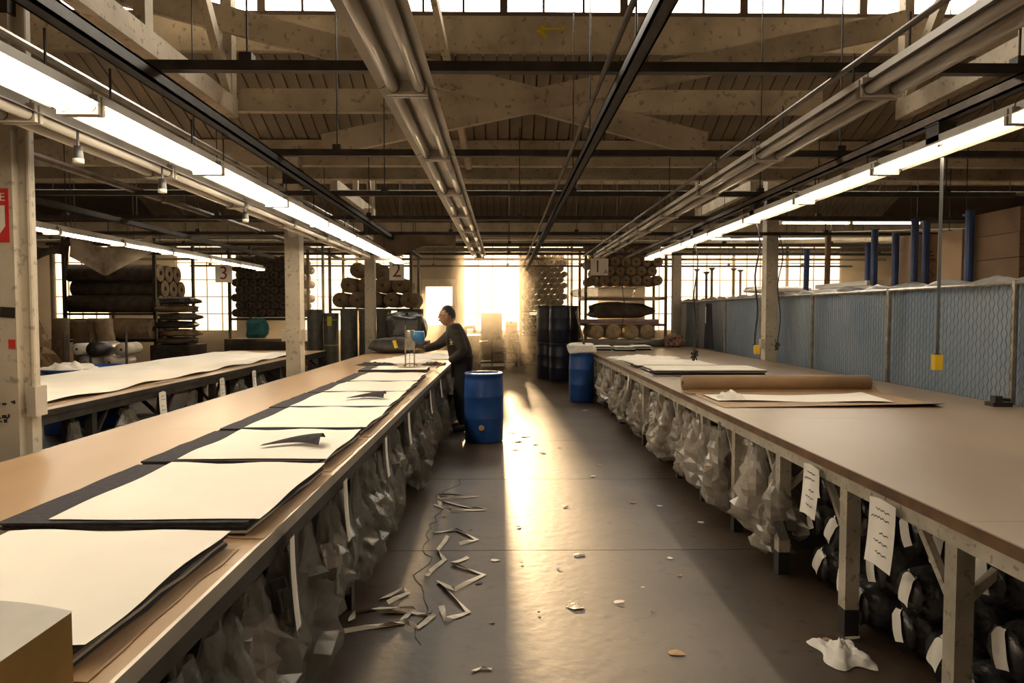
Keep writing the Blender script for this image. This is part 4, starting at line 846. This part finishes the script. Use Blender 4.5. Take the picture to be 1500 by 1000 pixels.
# ------------------------------------------------------------------ the man
def skin(name, chain, edges, mat, parent=None, sub=2, rootv=0):
    me = bpy.data.meshes.new(name); me.from_pydata([Vector(c[0]) for c in chain], edges, []); me.update()
    o = bpy.data.objects.new(name, me); COL.objects.link(o); o.modifiers.new('s', 'SKIN'); 
    for i, c in enumerate(chain):
        r = c[1] if isinstance(c[1], tuple) else (c[1], c[1]); sv = me.skin_vertices[0].data[i]; sv.radius = r; sv.use_root = (i == rootv)
    ss = o.modifiers.new('d', 'SUBSURF'); ss.levels = sub; ss.render_levels = sub
    modmesh(o); o.data.materials.clear(); o.data.materials.append(mat); o.parent = parent
    for p in o.data.polygons: p.use_smooth = True
    return o
B0 = Vector((-.60, 9.32, 0))
man = empty('person', B0); tag(man, 'man in charcoal work jacket bending over the table guiding the cutting machine', 'person')
J = {'pel': (.03, 0, .93), 'sp': (.0, 0, 1.10), 'ch': (-.05, 0, 1.30), 'nk': (-.115, 0, 1.455), 'hd': (-.165, 0, 1.52), 'ht': (-.185, 0, 1.62),
     'ls': (-.06, -.17, 1.37), 'le': (.07, -.24, 1.12), 'lw': (-.13, -.23, .965), 'rs': (-.08, .17, 1.37), 're': (-.31, .2, 1.17), 'rw': (-.50, .02, 1.12),
     'lh': (.03, -.095, .90), 'lk': (.0, -.10, .49), 'la': (.05, -.10, .09), 'rh': (.03, .095, .90), 'rk': (-.03, .11, .49), 'ra': (.02, .11, .09), 'lt': (-.10, -.11, .045), 'rt': (-.13, .12, .045)}
def ch(names, rad): return [(J[n], r) for n, r in zip(names, rad)]
c_ = ch(['pel', 'sp', 'ch', 'nk', 'hd', 'ht', 'ls', 'le', 'lw', 'rs', 're', 'rw', 'lh', 'lk', 'la', 'rh', 'rk', 'ra', 'lt', 'rt'],
        [.09, .08, .08, .05, (.07, .075), (.07, .08), .04, .032, .030, .04, .032, .030, .06, .045, .04, .06, .045, .04, .03, .03])
ed = [(0, 1), (1, 2), (2, 3), (3, 4), (4, 5), (2, 6), (6, 7), (7, 8), (2, 9), (9, 10), (10, 11), (0, 12), (12, 13), (13, 14), (0, 15), (15, 16), (16, 17), (14, 18), (17, 19)]
skin('body', c_, ed, skin_m, man)
cj = ch(['pel', 'sp', 'ch', 'nk', 'ls', 'le', 'lw', 'rs', 're', 'rw'], [(.155, .18), (.155, .18), (.155, .20), (.085, .09), .105, .072, .052, .105, .070, .052])
skin('jacket', cj, [(0, 1), (1, 2), (2, 3), (2, 4), (4, 5), (5, 6), (2, 7), (7, 8), (8, 9)], jacket_m, man)
cp = ch(['pel', 'lh', 'lk', 'la', 'rh', 'rk', 'ra'], [(.14, .15), .105, .085, .07, .105, .085, .07])
skin('trousers', cp, [(0, 1), (1, 2), (2, 3), (0, 4), (4, 5), (5, 6)], pants_m, man)
for s_ in ('l', 'r'): skin('shoe', [(Vector(J[s_ + 'a']) + Vector((.05, 0, -.035)), .045), (Vector(J[s_ + 'a']) + Vector((-.05, 0, -.04)), .048), (Vector(J[s_ + 't']) + Vector((0, 0, -.003)), .04)], [(0, 1), (1, 2)], black_m, man, 2)
# head details (he faces -X): hair, ear, nose, moustache, glasses
hc = Vector((-.178, 0, 1.575))
def ell(c, r, fn=None, nu=18, nv=12):
    m = MB()
    for j in range(nv + 1):
        th = math.pi * j / nv
        for i in range(nu):
            a = 2 * math.pi * i / nu; m.v.append(Vector(c) + Vector((r[0] * math.sin(th) * math.cos(a), r[1] * math.sin(th) * math.sin(a), r[2] * math.cos(th))))
    for j in range(nv):
        for i in range(nu): m.f.append((j * nu + i, j * nu + (i + 1) % nu, (j + 1) * nu + (i + 1) % nu, (j + 1) * nu + i))
    if fn: m.f = [f for f in m.f if fn(sum((m.v[i] for i in f), Vector()) / 4)]
    return m
ell(hc, (.105, .083, .135)).build('head_shape', skin_m, man, True)
ell(hc + Vector((.012, 0, .012)), (.112, .092, .140), lambda p: p.z > hc.z + .055 - .9 * (p.x - hc.x) and (p.x > hc.x - .085 or p.z > hc.z + .09)).build('hair', hair_m, man, True)
for s_ in (-1, 1): ell(hc + Vector((.01, s_ * .085, -.01)), (.02, .012, .034)).build('ear', skin_m, man, True)
MB().add([(-.095, -.016, -.03), (-.095, .016, -.03), (-.128, 0, -.028), (-.098, 0, .03), (-.09, -.012, .03), (-.09, .012, .03)], [(0, 2, 1), (0, 3, 2), (1, 2, 3), (0, 4, 3), (1, 3, 5)]).build('nose', skin_m, man, True, hc)
MB().tube([(-.088, -.035, -.062), (-.106, 0, -.052), (-.088, .035, -.062)], [.007, .011, .007], 6).build('moustache', hair_m, man, True, hc)
MB().tube([(-.096, -.022, -.082), (-.102, 0, -.08), (-.096, .022, -.082)], .006, 6).build('mouth', M('lips', (.22, .09, .07), .6), man, True, hc)
for s_ in (-1, 1):
    MB().tube([(-.108 + .012 * abs(math.cos(a)), s_ * .034 + .022 * math.cos(a), .012 + .017 * math.sin(a)) for a in [i * .6283 for i in range(11)]], .0025, 5).build('glasses_rim', steel_dk, man, False, hc)
    ell((0, 0, 0), (.008, .012, .007)).build('eye', black_m, man, True, hc + Vector((-.094, s_ * .034, .014))); MB().bar((-.1, s_ * .02, .036), (-.093, s_ * .05, .034), .006, .008).build('eyebrow', hair_m, man, False, hc)
    MB().tube([(-.1, s_ * .056, .014), (0, s_ * .092, .01)], .0025, 4).build('glasses_temple', steel_dk, man, False, hc)
def hand(c, d, up, parent, curl, thumb_side):
    c = Vector(c); d = Vector(d).normalized(); up = Vector(up).normalized(); sd = d.cross(up).normalized()
    h = skin('hand', [(c, (.028, .02)), (c + d * .05, (.04, .018)), (c + d * .085, (.04, .016))], [(0, 1), (1, 2)], skin_m, parent, 2)
    for i, ln in enumerate((.062, .075, .07, .055)):
        b = c + d * .085 + sd * (.03 - .02 * i); p1_ = b + (d * (1 - curl * .3) - up * curl * .5).normalized() * ln * .55; p2_ = p1_ + (d * (1 - curl) - up * curl).normalized() * ln * .5
        skin('finger', [(b - d * .01, .0095), (p1_, .009), (p2_, .0075)], [(0, 1), (1, 2)], skin_m, h, 1)
    b = c + d * .03 + sd * .035 * thumb_side; skin('thumb', [(b, .012), (b + (d * .6 + sd * thumb_side * .7).normalized() * .035, .0105), (b + (d * .9 + sd * thumb_side * .35 - up * .2).normalized() * .065, .008)], [(0, 1), (1, 2)], skin_m, h, 1)
hand(Vector(J['lw']) + Vector((-.03, 0, -.01)), (-.85, -.1, -.30), (-.1, 0, 1), man, .35, 1); hand(J['rw'], (-.9, -.25, .1), (0, 0, 1), man, .7, 1)
# shirt collar and chest emblem
MB().tube([(-.12, -.06, 1.435), (-.175, 0, 1.405), (-.12, .06, 1.435)], .013, 6).build('shirt_collar', M('blue_shirt', (.12, .16, .24), .8), man, True)
em = MB(); em.bx(-.03, .03, -.002, .002, .012, .02); em.lathe([(.010, -.002), (.02, -.002), (.02, .002), (.010, .002)], 12, (0, 0, -.02), 'Y'); em.bx(-.006, .006, -.002, .002, -.045, .0); em.bx(-.025, .025, -.002, .002, -.055, -.049)
em.build('chest_emblem', M('emblem_cream', (.6, .5, .36), .7), man, False, (-.10, -.222, 1.25), (R(6), 0, 0))
MB().grid(lambda u, v: (.14 + .04 * math.sin(v * 2), -.12 + .2 * u, .97 - .3 * v), 4, 4).build('blue_rag', M('denim', (.03, .06, .17), .85), man, True)

# ------------------------------------------------------------------ haze volume added at the far end to imitate bloom around the windows
hz = MB().bx(-16.9, 12.9, 14.5, 22.95, .01, 3.6).build('glow_haze', None); hz['kind'] = 'stuff'; hz['label'] = 'added haze volume imitating the warm glow around the far windows'; hz['category'] = 'haze'
hm = bpy.data.materials.new('haze'); hm.use_nodes = True; N = hm.node_tree.nodes; N.remove(N['Principled BSDF']); vs = N.new('ShaderNodeVolumeScatter')
vs.inputs['Color'].default_value = (1.0, .9, .75, 1); vs.inputs['Density'].default_value = HAZE; vs.inputs['Anisotropy'].default_value = .82
hm.node_tree.links.new(vs.outputs[0], N['Material Output'].inputs['Volume']); hz.data.materials.append(hm)
